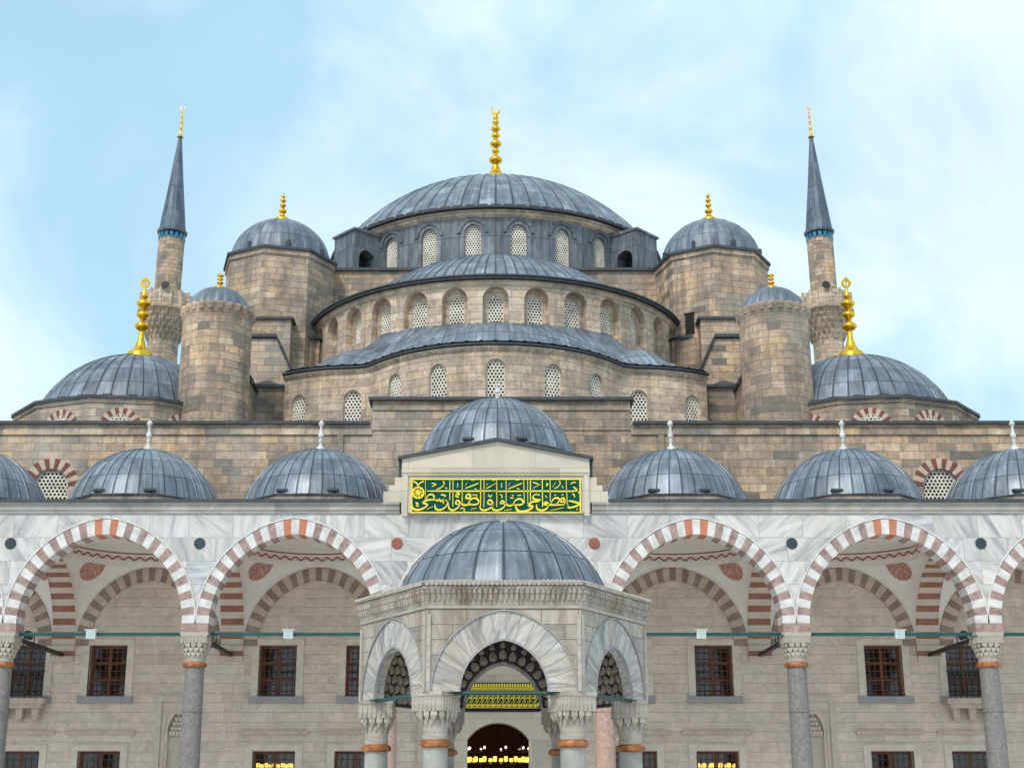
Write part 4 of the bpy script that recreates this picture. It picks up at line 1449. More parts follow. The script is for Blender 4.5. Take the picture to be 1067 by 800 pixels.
for a, b_ in ((-23.5, -3.9), (3.9, 23.5)):
    mb.box(a, b_, FY - 0.24, FY + 1.2, 11.60, 11.70)
mb.build('roof_edge', 'lead_edge', portico, (0, FY, 11.6))
mb = MB()
mb.box(-23.4, 23.4, FY + 0.8, WY - 0.01, 11.22, 11.58, 1)
mb.box(-23.4, 23.4, FY + 0.9, WY - 0.01, 11.585, 11.66, 0)
mb.build('roof', ['lead', 'plaster'], portico, (0, 51, 11.4))

def stripe(n):
    mid = n // 2
    def f(i):
        if i in (mid - 1, mid + 1):
            return 2
        return 0 if (i - mid) % 2 == 0 else 1
    return f
for xc, hw in bays:
    A = bay_arch(hw)
    v = MB()
    n = 37
    st = stripe(n)
    voussoirs(v, plane_map(FY), xc, A['hi'], A['ri'], A['ho'], A['ro'], SPR, n, -0.03, 0.78, st)
    # thin projecting moulding round the ring
    voussoirs(v, plane_map(FY), xc, A['ho'], A['ro'], A['ho'] + 0.05, A['ro'] + 0.05, SPR + 0.02, 24, -0.055, 0.0, lambda i: 0, tsub=1)
    v.build('front_arch', ['white_block', 'pink_block', 'orange_block'], portico, (xc, FY, SPR))
# transverse arches, back to the wall
for x in CX:
    v = MB()
    tm = lambda u, z, d, x=x: (x - 0.44 + d, u, z)
    voussoirs(v, tm, 51.87, 3.08, 3.02, 3.60, 3.55, SPR, 37, 0.0, 0.88, lambda i: i % 2)
    k = 0
    z = 6.9
    while z < SPR - 0.01:
        v.box(x - 0.44, x + 0.44, WY - 0.13, WY - 0.004, z, z + 0.2, k % 2)
        z += 0.2
        k += 1
    v.build('transverse_arch', ['pale_stripe', 'red_stripe'], portico, (x, 51.87, SPR))
# wall arches, pendentives, ring bands
for xc, hw in bays:
    A = bay_arch(hw)
    hx = hw - 0.44
    v = MB()
    voussoirs(v, plane_map(WY - 0.05), xc, hx - 0.52, A['ri'] - 0.52, hx - 0.02, A['ri'] - 0.02, SPR, 33, -0.035, 0.02, lambda i: i % 2)
    v.build('wall_arch', ['brown_block', 'tan_block'], portico, (xc, WY, SPR))
    hy = 3.09
    yc = 51.87
    pm = MB()
    rise = A['ri']
    NS, NA = 14, 10
    def pend(qx, qy, s, t):
        """s 0 at the corner, 1 at the crown; t 0..1 from one arch to the other"""
        x = hx * (1 - s)
        z = SPR + arch_z(hx, rise, x) if s < 1 else SPR + rise
        a = 1 - s
        th = t * pi / 2
        return (xc + qx * hx * (a + (1 - a) * sin(th)), yc + qy * hy * (a + (1 - a) * cos(th)), z)
    for qx in (-1, 1):
        for qy in (-1, 1):
            for i in range(NS):
                s0, s1 = i / NS, (i + 1) / NS
                s0, s1 = s0 ** 1.3, s1 ** 1.3
                for j in range(NA):
                    t0, t1 = j / NA, (j + 1) / NA
                    if s0 == 0:
                        pm.face([pend(qx, qy, 0, 0), pend(qx, qy, s1, t1), pend(qx, qy, s1, t0)])
                    else:
                        pm.face([pend(qx, qy, s0, t0), pend(qx, qy, s0, t1), pend(qx, qy, s1, t1), pend(qx, qy, s1, t0)])
    pn = pm.build('pendentive_vault', 'plaster', portico, (xc, yc, SPR), smooth=50)
    rb = MB()
    nn = 48
    for i in range(nn):
        a0, a1 = 2 * pi * i / nn, 2 * pi * (i + 1) / nn
        z0, z1 = SPR + rise - 0.02, 11.25
        pts = [(xc + hx * 0.985 * sin(a), yc - hy * 0.985 * cos(a)) for a in (a0, a1)]
        for za, zb, mi in ((z0, z0 + 0.22, 2), (z0 + 0.22, z0 + 0.42, 0), (z0 + 0.42, z0 + 0.48, 2), (z0 + 0.48, z0 + 0.54, 1), (z0 + 0.54, z1, 2)):
            rb.face([(*pts[0], za), (*pts[1], za), (*pts[1], zb), (*pts[0], zb)], [(a0 * 42 / (2 * pi), 0), (a1 * 42 / (2 * pi), 0), (a1 * 42 / (2 * pi), 1), (a0 * 42 / (2 * pi), 1)], mi)
    rb.build('ornament_band', ['red_scroll', 'red_stripe', 'plaster'], portico, (xc, yc, 10.5), smooth=40)
    # floral roundels on the two pendentives next to the wall
    for qx in (-1, 1):
        S0, T0, rr = 0.74, 0.5, 0.47
        c0 = Vector(pend(qx, 1, S0, T0))
        ds_ = (Vector(pend(qx, 1, S0 + 0.02, T0)) - Vector(pend(qx, 1, S0 - 0.02, T0))) / 0.04
        dt_ = (Vector(pend(qx, 1, S0, T0 + 0.02)) - Vector(pend(qx, 1, S0, T0 - 0.02))) / 0.04
        nm = ds_.cross(dt_).normalized()
        if nm.y > 0:
            nm = -nm
        e1 = dt_.normalized()
        e2 = nm.cross(e1).normalized()
        if e2.z < 0:
            e2 = -e2
        dm = MB()
        nn = 36
        def rp(r, a):
            st, tt = S0, T0
            for _ in range(8):
                p = Vector(pend(qx, 1, st, tt))
                f1, f2 = (p - c0).dot(e1) - r * cos(a), (p - c0).dot(e2) - 1.15 * r * sin(a)
                h_ = 0.004
                ps, pt_ = (Vector(pend(qx, 1, st - h_, tt)) - p) / -h_, (Vector(pend(qx, 1, st, tt + h_)) - p) / h_
                a11, a12, a21, a22 = ps.dot(e1), pt_.dot(e1), ps.dot(e2), pt_.dot(e2)
                det = a11 * a22 - a12 * a21
                st -= max(-0.08, min(0.08, (f1 * a22 - f2 * a12) / det))
                tt -= max(-0.15, min(0.15, (a11 * f2 - a21 * f1) / det))
                st, tt = max(0.3, min(0.985, st)), max(0.0, min(1.0, tt))
            return Vector(pend(qx, 1, st, tt)) + nm * 0.025
        for k in range(3):
            for i in range(nn):
                a0, a1 = 2 * pi * i / nn, 2 * pi * (i + 1) / nn
                r0, r1 = rr * k / 3, rr * (k + 1) / 3
                uvs = [(r * cos(a), r * sin(a)) for r, a in ((r0, a0), (r1, a0), (r1, a1), (r0, a1))]
                if k == 0:
                    dm.face([rp(0, 0), rp(r1, a0), rp(r1, a1)], [(0, 0), uvs[1], uvs[2]])
                else:
                    dm.face([rp(r0, a0), rp(r1, a0), rp(r1, a1), rp(r0, a1)], uvs)
        dm.build('roundel', 'red_mosaic', portico, tuple(c0))

# columns: one built, the rest copied with their capitals and collars
def make_column(x, mat):
    cy = FY + 0.40
    mb = MB()
    mb.lathe([(0.335, 0.55), (0.345, 1.2), (0.345, 3.0), (0.315, 6.06)], x, cy, 28)
    mb.lathe([(0.345, 4.60), (0.352, 4.61), (0.352, 4.64), (0.34, 4.65)], x, cy, 28)
    c = mb.build('column', mat, portico, (x, cy, 0), smooth=40)
    mb = MB()
    mb.prism(ngon(x, cy, 0.72, 4, pi / 4), 0.0, 0.22)
    mb.lathe([(0.48, 0.22), (0.50, 0.30), (0.44, 0.38), (0.40, 0.42), (0.42, 0.50), (0.35, 0.56)], x, cy, 28)
    mb.build('base', 'marble_cap', c, (x, cy, 0), smooth=40)
    mb = MB()
    mb.lathe([(0.32, 6.05), (0.385, 6.09), (0.40, 6.14), (0.385, 6.20), (0.33, 6.24)], x, cy, 28)
    mb.build('collar', 'copper', c, (x, cy, 6.1), smooth=40)
    shift(muqarnas_capital(0.43, 0.34, 6.22, 7.12, 3, True, 0.0, 14, 0.30, 0.10), x, cy, 0).build('capital', 'marble_cap', c, (x, cy, 6.2))
    mb = MB()
    mb.box(x - 0.47, x + 0.47, FY - 0.03, FY + 0.84, 7.12, 7.20, 1)
    mb.box(x - 0.46, x + 0.46, FY - 0.025, FY + 0.83, 7.20, SPR + 0.02, 0)
    mb.build('impost', ['pink_block', 'marble_cap'], c, (x, cy, 7.2))
    return c
c0 = make_column(CX[0], 'granite')
for x in CX[1:3] + CX[5:]:
    dup(c0, (x, FY + 0.40, 0), portico)
c1 = make_column(CX[3], 'pink_granite')
dup(c1, (CX[4], FY + 0.40, 0), portico)

# tie rods along the front and back to the wall
for a, b_ in zip(CX, CX[1:]):
    mb = MB()
    mb.box(a + 0.44, b_ - 0.44, FY + 0.35, FY + 0.45, 7.12, 7.23)
    mb.build('tie_rod', 'green_iron', portico, ((a + b_) / 2, FY + 0.4, 7.15))
for x in CX:
    mb = MB()
    mb.box(x - 0.06, x + 0.06, FY + 0.85, WY - 0.135, 7.08, 7.22)
    mb.build('cross_rod', 'black_iron', portico, (x, 51.5, 7.15))

# porphyry discs on the spandrels
for x in CX[1:-1]:
    col = 'disc_red' if abs(x) < 5 else 'disc_green'
    mb = MB()
    xx = x if abs(x) > 5 else x * 0.93
    mb.lathe([(0.0, 0.05), (0.17, 0.05), (0.19, 0.03), (0.19, 0)], 0, 0, 28)
    mb.v = [(xx + p[0], FY - p[2] - 0.002, 10.2 + p[1]) for p in mb.v]
    mb.build('disc', col, portico, (xx, FY, 10.2), smooth=40)

# lead domes over the bays, on low octagonal drums
def portico_dome(xc, zb, Rb, rise, oct_r, drum_h, marble_fin, fin_h):
    yc = 51.6
    mb = MB()
    rot = pi / 8
    mb.prism(ngon(xc, yc, oct_r, 8, rot), zb - drum_h, zb - 0.07)
    d = mb.build('dome_drum', 'stone_drum', portico, (xc, yc, zb - drum_h))
    mb = MB()
    mb.prism(ngon(xc, yc, oct_r + 0.07, 8, rot), zb - 0.07, zb - 0.02)
    mb.build('drum_eave', 'lead_edge', d, (xc, yc, zb))
    dm = shift(dome_mesh(Rb, rise, 38, 0.05, 0.03, 14, lip=0.12), xc, yc, zb).build('dome', 'lead_fine', portico, (xc, yc, zb), smooth=40)
    for a in (-0.36, 0.30):
        v = MB()
        xx, yy = xc + (Rb + 0.02) * sin(a), yc - (Rb + 0.02) * cos(a)
        v.box(xx - 0.20, xx + 0.20, yy - 0.05, yy + 0.2, zb + 0.12, zb + 0.20)
        v.build('vent_slot', 'lead_edge', dm, (xx, yy, zb + 0.12))
    f = MB()
    h = fin_h
    f.lathe([(0.30, 0), (0.29, 0.05 * h), (0.22, 0.13 * h), (0.10, 0.20 * h), (0.08, 0.30 * h), (0.12, 0.34 * h), (0.10, 0.38 * h), (0.075, 0.42 * h), (0.14, 0.48 * h), (0.15, 0.54 * h), (0.09, 0.62 * h), (0.07, 0.72 * h), (0.075, 0.80 * h), (0.14, 0.86 * h), (0.15, 0.90 * h), (0.10, 0.95 * h), (0.02, h), (0, h)], n=16)
    f.v = [(p[0] * 0.72, p[1] * 0.72, p[2]) for p in f.v]
    shift(f, xc, yc, zb + rise - 0.05).build('finial', 'white_block', dm, (xc, yc, zb + rise), smooth=50)
    return dm
for xc in (-19.4, -13.0, -6.55, 6.55, 13.0, 19.4):
    portico_dome(xc, 12.12, 2.75, 2.2, 3.0, 0.50, True, 1.25)
portico_dome(0.06, 13.95, 2.9, 2.32, 3.1, 1.4, True, 0.75)

# raised centre bay: gabled marble block that carries the inscription
mb = MB()
gx = 3.24
mb.xz_prism([(-gx, 11.24), (gx, 11.24), (gx, 13.12), (0.04, 13.74), (-gx, 13.12)], FY - 0.16, WY - 0.2)
for s in (-1, 1):
    for k, (w, z) in enumerate(((0.62, 11.98), (0.44, 12.20), (0.24, 12.48))):
        a, b_ = sorted((s * (gx - 0.01), s * (gx + w)))
        mb.box(a, b_, FY - 0.12 + 0.01 * k, FY + 0.6, 11.60 if k == 0 else (11.98, 12.20)[k - 1], z)
gb = mb.build('gable_block', 'gable', portico, (0, FY, 11.3))
mb = MB()
yy = FY - 0.16
for a, b_, c, e, pr in ((-gx, gx, 12.62, 12.72, 0.10), (-gx, gx, 12.53, 12.62, 0.06), (-3.2, -3.02, 11.12, 12.53, 0.05), (3.04, 3.2, 11.12, 12.53, 0.05)):
    mb.box(a, b_, yy - pr, yy - 0.002, c, e)
mb.build('moulding', 'gable', gb, (0, FY, 12.5))
mb = MB()
for s in (-1, 1):
    mb.hexa([(s * (gx + 0.14), yy - 0.12, 13.09), (0.04, yy - 0.12, 13.745), (0.04, WY, 13.745), (s * (gx + 0.14), WY, 13.09),
             (s * (gx + 0.14), yy - 0.12, 13.19), (0.04, yy - 0.12, 13.86), (0.04, WY, 13.86), (s * (gx + 0.14), WY, 13.19)])
    mb.box(*sorted((s * (gx + 0.02), s * (gx + 0.12))), yy + 0.2, FY + 0.5, 12.5, 13.12)
mb.build('gable_roof', 'lead_edge', gb, (0, FY, 13.2))

# ================================================================== INSCRIPTION PANEL OVER THE CENTRE BAY
PX0, PX1, PZ0, PZ1 = -2.90, 2.92, 11.20, 12.41
PY = yy - 0.06
panel = MB()
panel.box(PX0, PX1, PY, yy - 0.004, PZ0, PZ1)
panel = tag(panel.build('inscription_panel', 'green_board', None, (0, PY, PZ0)), 'long green board of gold Arabic calligraphy set under the gable', 'inscription')
def ink(mb, pts, w, y, th=0.03, nib=R_(62), z_taper=True, smooth=True):
    """broad nib stroke through pts (x, z)"""
    P = [Vector(p) for p in pts]
    if smooth and len(P) > 2:
        Q = []
        for i in range(len(P) - 1):
            a, b_, c, d = P[max(0, i - 1)], P[i], P[i + 1], P[min(len(P) - 1, i + 2)]
            for k in range(5):
                t = k / 5
                Q.append(0.5 * ((2 * b_) + (c - a) * t + (2 * a - 5 * b_ + 4 * c - d) * t * t + (3 * b_ - a - 3 * c + d) * t ** 3))
        Q.append(P[-1])
        P = Q
    L_, Rr_ = [], []
    for i, p in enumerate(P):
        t = (P[min(len(P) - 1, i + 1)] - P[max(0, i - 1)])
        if t.length < 1e-9:
            t = Vector((1, 0))
        t.normalize()
        ang = math.atan2(t.y, t.x)
        ww = w * (0.55 + 0.45 * abs(sin(ang - nib)))
        e = min(i, len(P) - 1 - i) / max(1, len(P) - 1)
        ww *= 0.55 + 0.45 * min(1, e * 6) if z_taper else 1
        n_ = Vector((-t.y, t.x)) * ww / 2
        L_.append(p + n_)
        Rr_.append(p - n_)
    for i in range(len(P) - 1):
        a, b_, c, d = L_[i], L_[i + 1], Rr_[i + 1], Rr_[i]
        f = lambda q, yy_: (q.x, yy_, q.y)
        mb.face([f(a, y - th), f(b_, y - th), f(c, y - th), f(d, y - th)])
        mb.face([f(a, y - th), f(b_, y - th), f(b_, y), f(a, y)])
        mb.face([f(d, y - th), f(c, y - th), f(c, y), f(d, y)])
def zone1(x, y):
    px, py = 425 + x / 11.47, 496 + y / 11.47
    return (PX0 + (px - 429) / 176.5 * (PX1 - PX0), PZ1 - (py - 499.4) / 36.6 * (PZ1 - PZ0))
def zone2(x, y):
    px, py = 512 + x / 11.11, 496 + y / 11.11
    return (PX0 + (px - 429) / 176.5 * (PX1 - PX0), PZ1 - (py - 499.4) / 36.6 * (PZ1 - PZ0))
W1 = 0.063
S1 = [
 (0.6, [(215, 50), (215, 300)]), (1, [(507, 52), (507, 300)]), (0.9, [(545, 52), (545, 380)]), (0.9, [(655, 52), (655, 345)]), (1.1, [(875, 52), (875, 372)]), (0.9, [(915, 52), (915, 385)]),
 (0.8, [(230, 190), (560, 192), (800, 192), (1067, 188)]),
 (0.6, [(290, 140), (340, 112), (290, 95)]), (0.7, [(425, 70), (440, 105), (400, 150), (345, 172)]), (0.9, [(450, 150), (478, 160)]), (0.9, [(600, 95), (600, 148)]),
 (0.7, [(690, 160), (770, 130), (850, 95)]), (0.6, [(712, 85), (690, 130)]), (0.7, [(760, 60), (800, 62)]), (0.7, [(940, 160), (1000, 132), (1055, 100)]), (0.6, [(960, 95), (940, 130)]), (0.7, [(800, 160), (830, 172)]), (0.7, [(1015, 62), (1050, 58)]),
 (1.1, [(55, 330), (68, 395), (120, 420), (190, 402), (242, 358), (190, 330), (250, 300), (340, 298)]),
 (0.9, [(225, 300), (245, 248), (292, 232), (322, 262), (300, 300)]),
 (0.9, [(340, 292), (362, 312), (382, 290), (402, 318), (430, 298), (480, 330)]),
 (1.0, [(435, 345), (430, 312), (462, 308), (482, 340), (450, 392), (385, 422), (338, 400), (332, 352)]),
 (1.0, [(490, 325), (498, 395), (540, 425), (595, 400), (628, 355), (620, 318), (590, 308), (580, 345), (635, 352)]),
 (1.0, [(640, 340), (662, 355), (705, 362), (760, 340)]),
 (1.0, [(722, 352), (760, 292), (812, 278), (852, 312), (835, 350), (740, 358)]),
 (1.0, [(865, 370), (880, 412), (930, 422), (1000, 392), (1022, 350), (992, 300), (962, 318), (972, 350), (1030, 352)]),
 (0.8, [(400, 235), (448, 245), (455, 265)]), (0.8, [(580, 230), (622, 235), (600, 205), (580, 250), (618, 268)]), (1.2, [(705, 235), (748, 235), (748, 275), (705, 275), (705, 235)]), (0.9, [(775, 240), (835, 236)]), (0.7, [(820, 250), (840, 270)]),
 (0.7, [(968, 235), (990, 262), (1012, 235)]), (0.8, [(100, 330), (130, 345), (110, 365), (140, 375)]), (0.6, [(235, 412), (310, 378)]), (0.6, [(630, 412), (660, 395), (692, 418)]), (0.6, [(760, 412), (832, 398)]), (0.7, [(668, 425), (690, 440)]),
]
S2 = [
 (0.9, [(68, 55), (68, 372)]), (0.9, [(175, 55), (175, 345)]), (0.9, [(380, 55), (385, 330)]), (0.8, [(425, 55), (425, 335)]), (1.3, [(457, 55), (457, 300)]), (1.2, [(595, 55), (595, 372)]), (1.0, [(685, 55), (685, 312)]), (0.9, [(870, 55), (882, 385)]),
 (0.8, [(0, 188), (250, 188), (500, 186), (960, 186), (970, 150), (950, 138)]),
 (0.7, [(200, 160), (285, 125), (362, 92)]), (0.6, [(222, 85), (202, 130)]), (0.8, [(300, 150), (330, 165)]), (0.7, [(288, 60), (320, 56)]), (0.7, [(488, 150), (572, 108)]), (0.7, [(485, 82), (520, 92), (550, 105)]), (0.9, [(120, 90), (125, 150)]), (0.7, [(635, 130), (660, 108), (640, 95)]),
 (0.7, [(715, 140), (750, 80)]), (0.7, [(790, 62), (802, 98), (770, 140), (735, 155)]), (0.8, [(820, 120), (838, 155)]), (0.7, [(925, 112), (940, 88), (985, 84)]), (0.7, [(0, 130), (45, 105)]),
 (1.0, [(18, 345), (22, 398), (80, 410), (142, 380), (162, 340), (132, 300), (110, 328), (168, 332)]),
 (1.0, [(168, 332), (210, 360), (262, 340)]),
 (1.0, [(250, 345), (290, 290), (340, 278), (372, 312), (350, 345), (258, 347)]),
 (1.3, [(282, 352), (300, 402), (350, 426), (430, 410), (482, 370), (432, 350), (480, 312), (560, 305)]),
 (1.0, [(565, 232), (505, 230), (488, 272), (552, 290), (575, 280)]),
 (1.1, [(525, 340), (532, 392), (582, 412), (642, 390), (662, 340), (632, 318), (612, 340), (720, 348), (845, 345)]),
 (1.0, [(690, 335), (720, 282), (760, 265), (792, 292), (760, 335)]),
 (1.1, [(845, 345), (852, 300), (832, 268), (802, 288), (815, 310), (850, 305)]),
 (1.1, [(882, 340), (892, 375), (940, 376), (1022, 340), (960, 312), (895, 300)]),
 (0.6, [(690, 412), (840, 380)]), (0.8, [(850, 435), (912, 436)]), (1.0, [(985, 392), (1002, 402)]), (1.2, [(225, 265), (262, 268)]), (0.9, [(240, 235), (262, 240)]), (0.9, [(305, 238), (350, 234)]), (0.6, [(105, 225), (125, 240), (128, 272)]), (0.8, [(628, 240), (650, 262)]),
 (0.9, [(730, 232), (752, 232)]), (0.9, [(812, 230), (838, 230)]), (0.7, [(940, 215), (962, 232), (965, 262)]), (1.1, [(1010, 190), (1022, 215)]), (0.6, [(155, 412), (240, 398)]), (0.7, [(495, 240), (545, 228)]),
]
mb = MB()
for w, pts in S1:
    ink(mb, [zone1(*p) for p in pts], W1 * w, PY)
for w, pts in S2:
    ink(mb, [zone2(*p) for p in pts], W1 * w, PY)
mb.build('lettering', 'gilt', panel, (0, PY, PZ0), weld=False)
mb = MB()
for a, b_, c, e in ((PX0, PX1, PZ0, PZ0 + 0.045), (PX0, PX1, PZ1 - 0.045, PZ1), (PX0, PX0 + 0.045, PZ0 + 0.045, PZ1 - 0.045), (PX1 - 0.045, PX1, PZ0 + 0.045, PZ1 - 0.045)):
    mb.box(a, b_, PY - 0.035, PY - 0.002, c, e)
mb.build('border', 'gilt', panel, (0, PY, PZ0))
mb = MB()
rx, rz = zone1(130, 212)
for r0, r1, y_ in ((0.0, 0.055, 0.045), (0.085, 0.115, 0.04), (0.165, 0.215, 0.045)):
    mb.lathe([(r1, 0), (r1, y_), (r0, y_)], 0, 0, 28) if False else None
    for i in range(28):
        a0, a1 = 2 * pi * i / 28, 2 * pi * (i + 1) / 28
        q = [(r0 * cos(a0), r0 * sin(a0)), (r1 * cos(a0), r1 * sin(a0)), (r1 * cos(a1), r1 * sin(a1)), (r0 * cos(a1), r0 * sin(a1))]
        mb.face([(rx + p[0], PY - y_, rz + p[1]) for p in q])
        mb.face([(rx + q[1][0], PY - y_, rz + q[1][1]), (rx + q[2][0], PY - y_, rz + q[2][1]), (rx + q[2][0], PY, rz + q[2][1]), (rx + q[1][0], PY, rz + q[1][1])])
for k in range(8):
    a = 2 * pi * k / 8
    ink(mb, [(rx + 0.04 * cos(a), rz + 0.04 * sin(a)), (rx + 0.12 * cos(a + 0.3), rz + 0.12 * sin(a + 0.3)), (rx + 0.20 * cos(a), rz + 0.20 * sin(a))], 0.04, PY, 0.04)
for s in (-1, 1):
    ink(mb, [(rx, rz + 0.22), (rx + s * 0.06, rz + 0.34), (rx + s * 0.20, rz + 0.40)], 0.05, PY)
mb.build('rosette', 'gilt', panel, (rx, PY, rz), weld=False)

# gilded panel above the portal
QX0, QX1, QZ0, QZ1 = -1.45, 1.63, 5.02, 6.10
QY = WY - 0.16
qp = MB()
qp.box(QX0, QX1, QY, WY - 0.103, QZ0, QZ1)
qpanel = tag(qp.build('portal_inscription', 'green_board', None, (0.09, QY, QZ0)), 'gilded calligraphy panel above the dark doorway inside the portico', 'inscription')
mb = MB()
def bead_row(z0, z1, n):
    for k in range(n):
        x = QX0 + 0.05 + (QX1 - QX0 - 0.10) * (k + 0.5) / n
        w = (QX1 - QX0) / n * 0.34
        mb.box(x - w, x + w, QY - 0.03, QY - 0.002, z0, z1)
bead_row(5.93, 6.06, 30)
bead_row(5.06, 5.14, 30)
for z in (5.90, 5.84, 5.17):
    mb.box(QX0 + 0.03, QX1 - 0.03, QY - 0.025, QY - 0.002, z - 0.018, z + 0.018)
for k in range(15):
    x = QX0 + 0.13 + k * 0.2
    ink(mb, [(x + 0.19, 5.42), (x + 0.12, 5.30), (x, 5.25), (x - 0.06, 5.40)], 0.10, QY)
    ink(mb, [(x + 0.02, 5.80), (x + 0.03, 5.36)], 0.075, QY)
    ink(mb, [(x + 0.05, 5.60), (x + 0.11, 5.76), (x + 0.17, 5.62), (x + 0.08, 5.50)], 0.085, QY)
    ink(mb, [(x - 0.04, 5.62), (x + 0.0, 5.50), (x + 0.06, 5.44)], 0.07, QY)
mb.build('lettering', 'gilt', qpanel, (0.09, QY, QZ0), weld=False)

# ================================================================== FLOODLIGHTS AND SPOTLIGHTS ON THE RODS
flabels = ['white floodlight on the green tie rod of the outer left arch', 'white floodlight on the tie rod of the arch just left of the fountain kiosk',
           'white floodlight on the tie rod of the arch just right of the fountain kiosk', 'white floodlight on the green tie rod of the outer right arch']
for x, lab in zip((-13.62, -6.98, 6.92, 13.6), flabels):
    t = tag(empty('floodlight', (x, FY + 0.4, 7.23)), lab, 'floodlight', 'floodlights on the tie rods')
    mb = MB()
    mb.hexa([(x - 0.15, FY + 0.18, 7.02), (x + 0.15, FY + 0.18, 7.02), (x + 0.15, FY + 0.33, 7.02), (x - 0.15, FY + 0.33, 7.02), (x - 0.15, FY + 0.14, 7.28), (x + 0.15, FY + 0.14, 7.28), (x + 0.15, FY + 0.33, 7.28), (x - 0.15, FY + 0.33, 7.28)])
    mb.build('housing', 'flood', t, (x, FY + 0.4, 7.1))
    mb = MB()
    mb.face([(x - 0.12, FY + 0.172, 7.05), (x + 0.12, FY + 0.172, 7.05), (x + 0.12, FY + 0.136, 7.25), (x - 0.12, FY + 0.136, 7.25)])
    mb.build('lens', 'lens', t, (x, FY + 0.16, 7.1))
    mb = MB()
    mb.box(x - 0.21, x + 0.21, FY + 0.12, FY + 0.44, 7.285, 7.31)
    mb.build('bracket', 'flood', t, (x, FY + 0.3, 7.3))
slabels = ['small dark spotlight on the cross rod behind the far left column', 'small dark spotlight on the cross rod behind the left grey column nearest the kiosk',
           'small dark spotlight on the cross rod behind the right grey column nearest the kiosk', 'small dark spotlight on the cross rod behind the far right column']
for x, lab in zip((CX[1], CX[2], CX[5], CX[6]), slabels):
    y = 50.9
    t = tag(empty('spotlight', (x, y, 7.2)), lab, 'spotlight', 'spotlights on the cross rods')
    mb = MB()
    mb.rod((x, y - 0.26, 7.42), (x, y + 0.12, 7.36), 0.16, 12, r2=0.09)
    mb.build('housing', 'black_iron', t, (x, y, 7.3), smooth=40)
    mb = MB()
    mb.box(x - 0.19, x - 0.17, y - 0.05, y + 0.03, 7.02, 7.42)
    mb.box(x + 0.17, x + 0.19, y - 0.05, y + 0.03, 7.02, 7.42)
    mb.box(x - 0.19, x + 0.19, y - 0.05, y + 0.03, 7.0, 7.02)
    mb.build('yoke', 'black_iron', t, (x, y, 7.2))

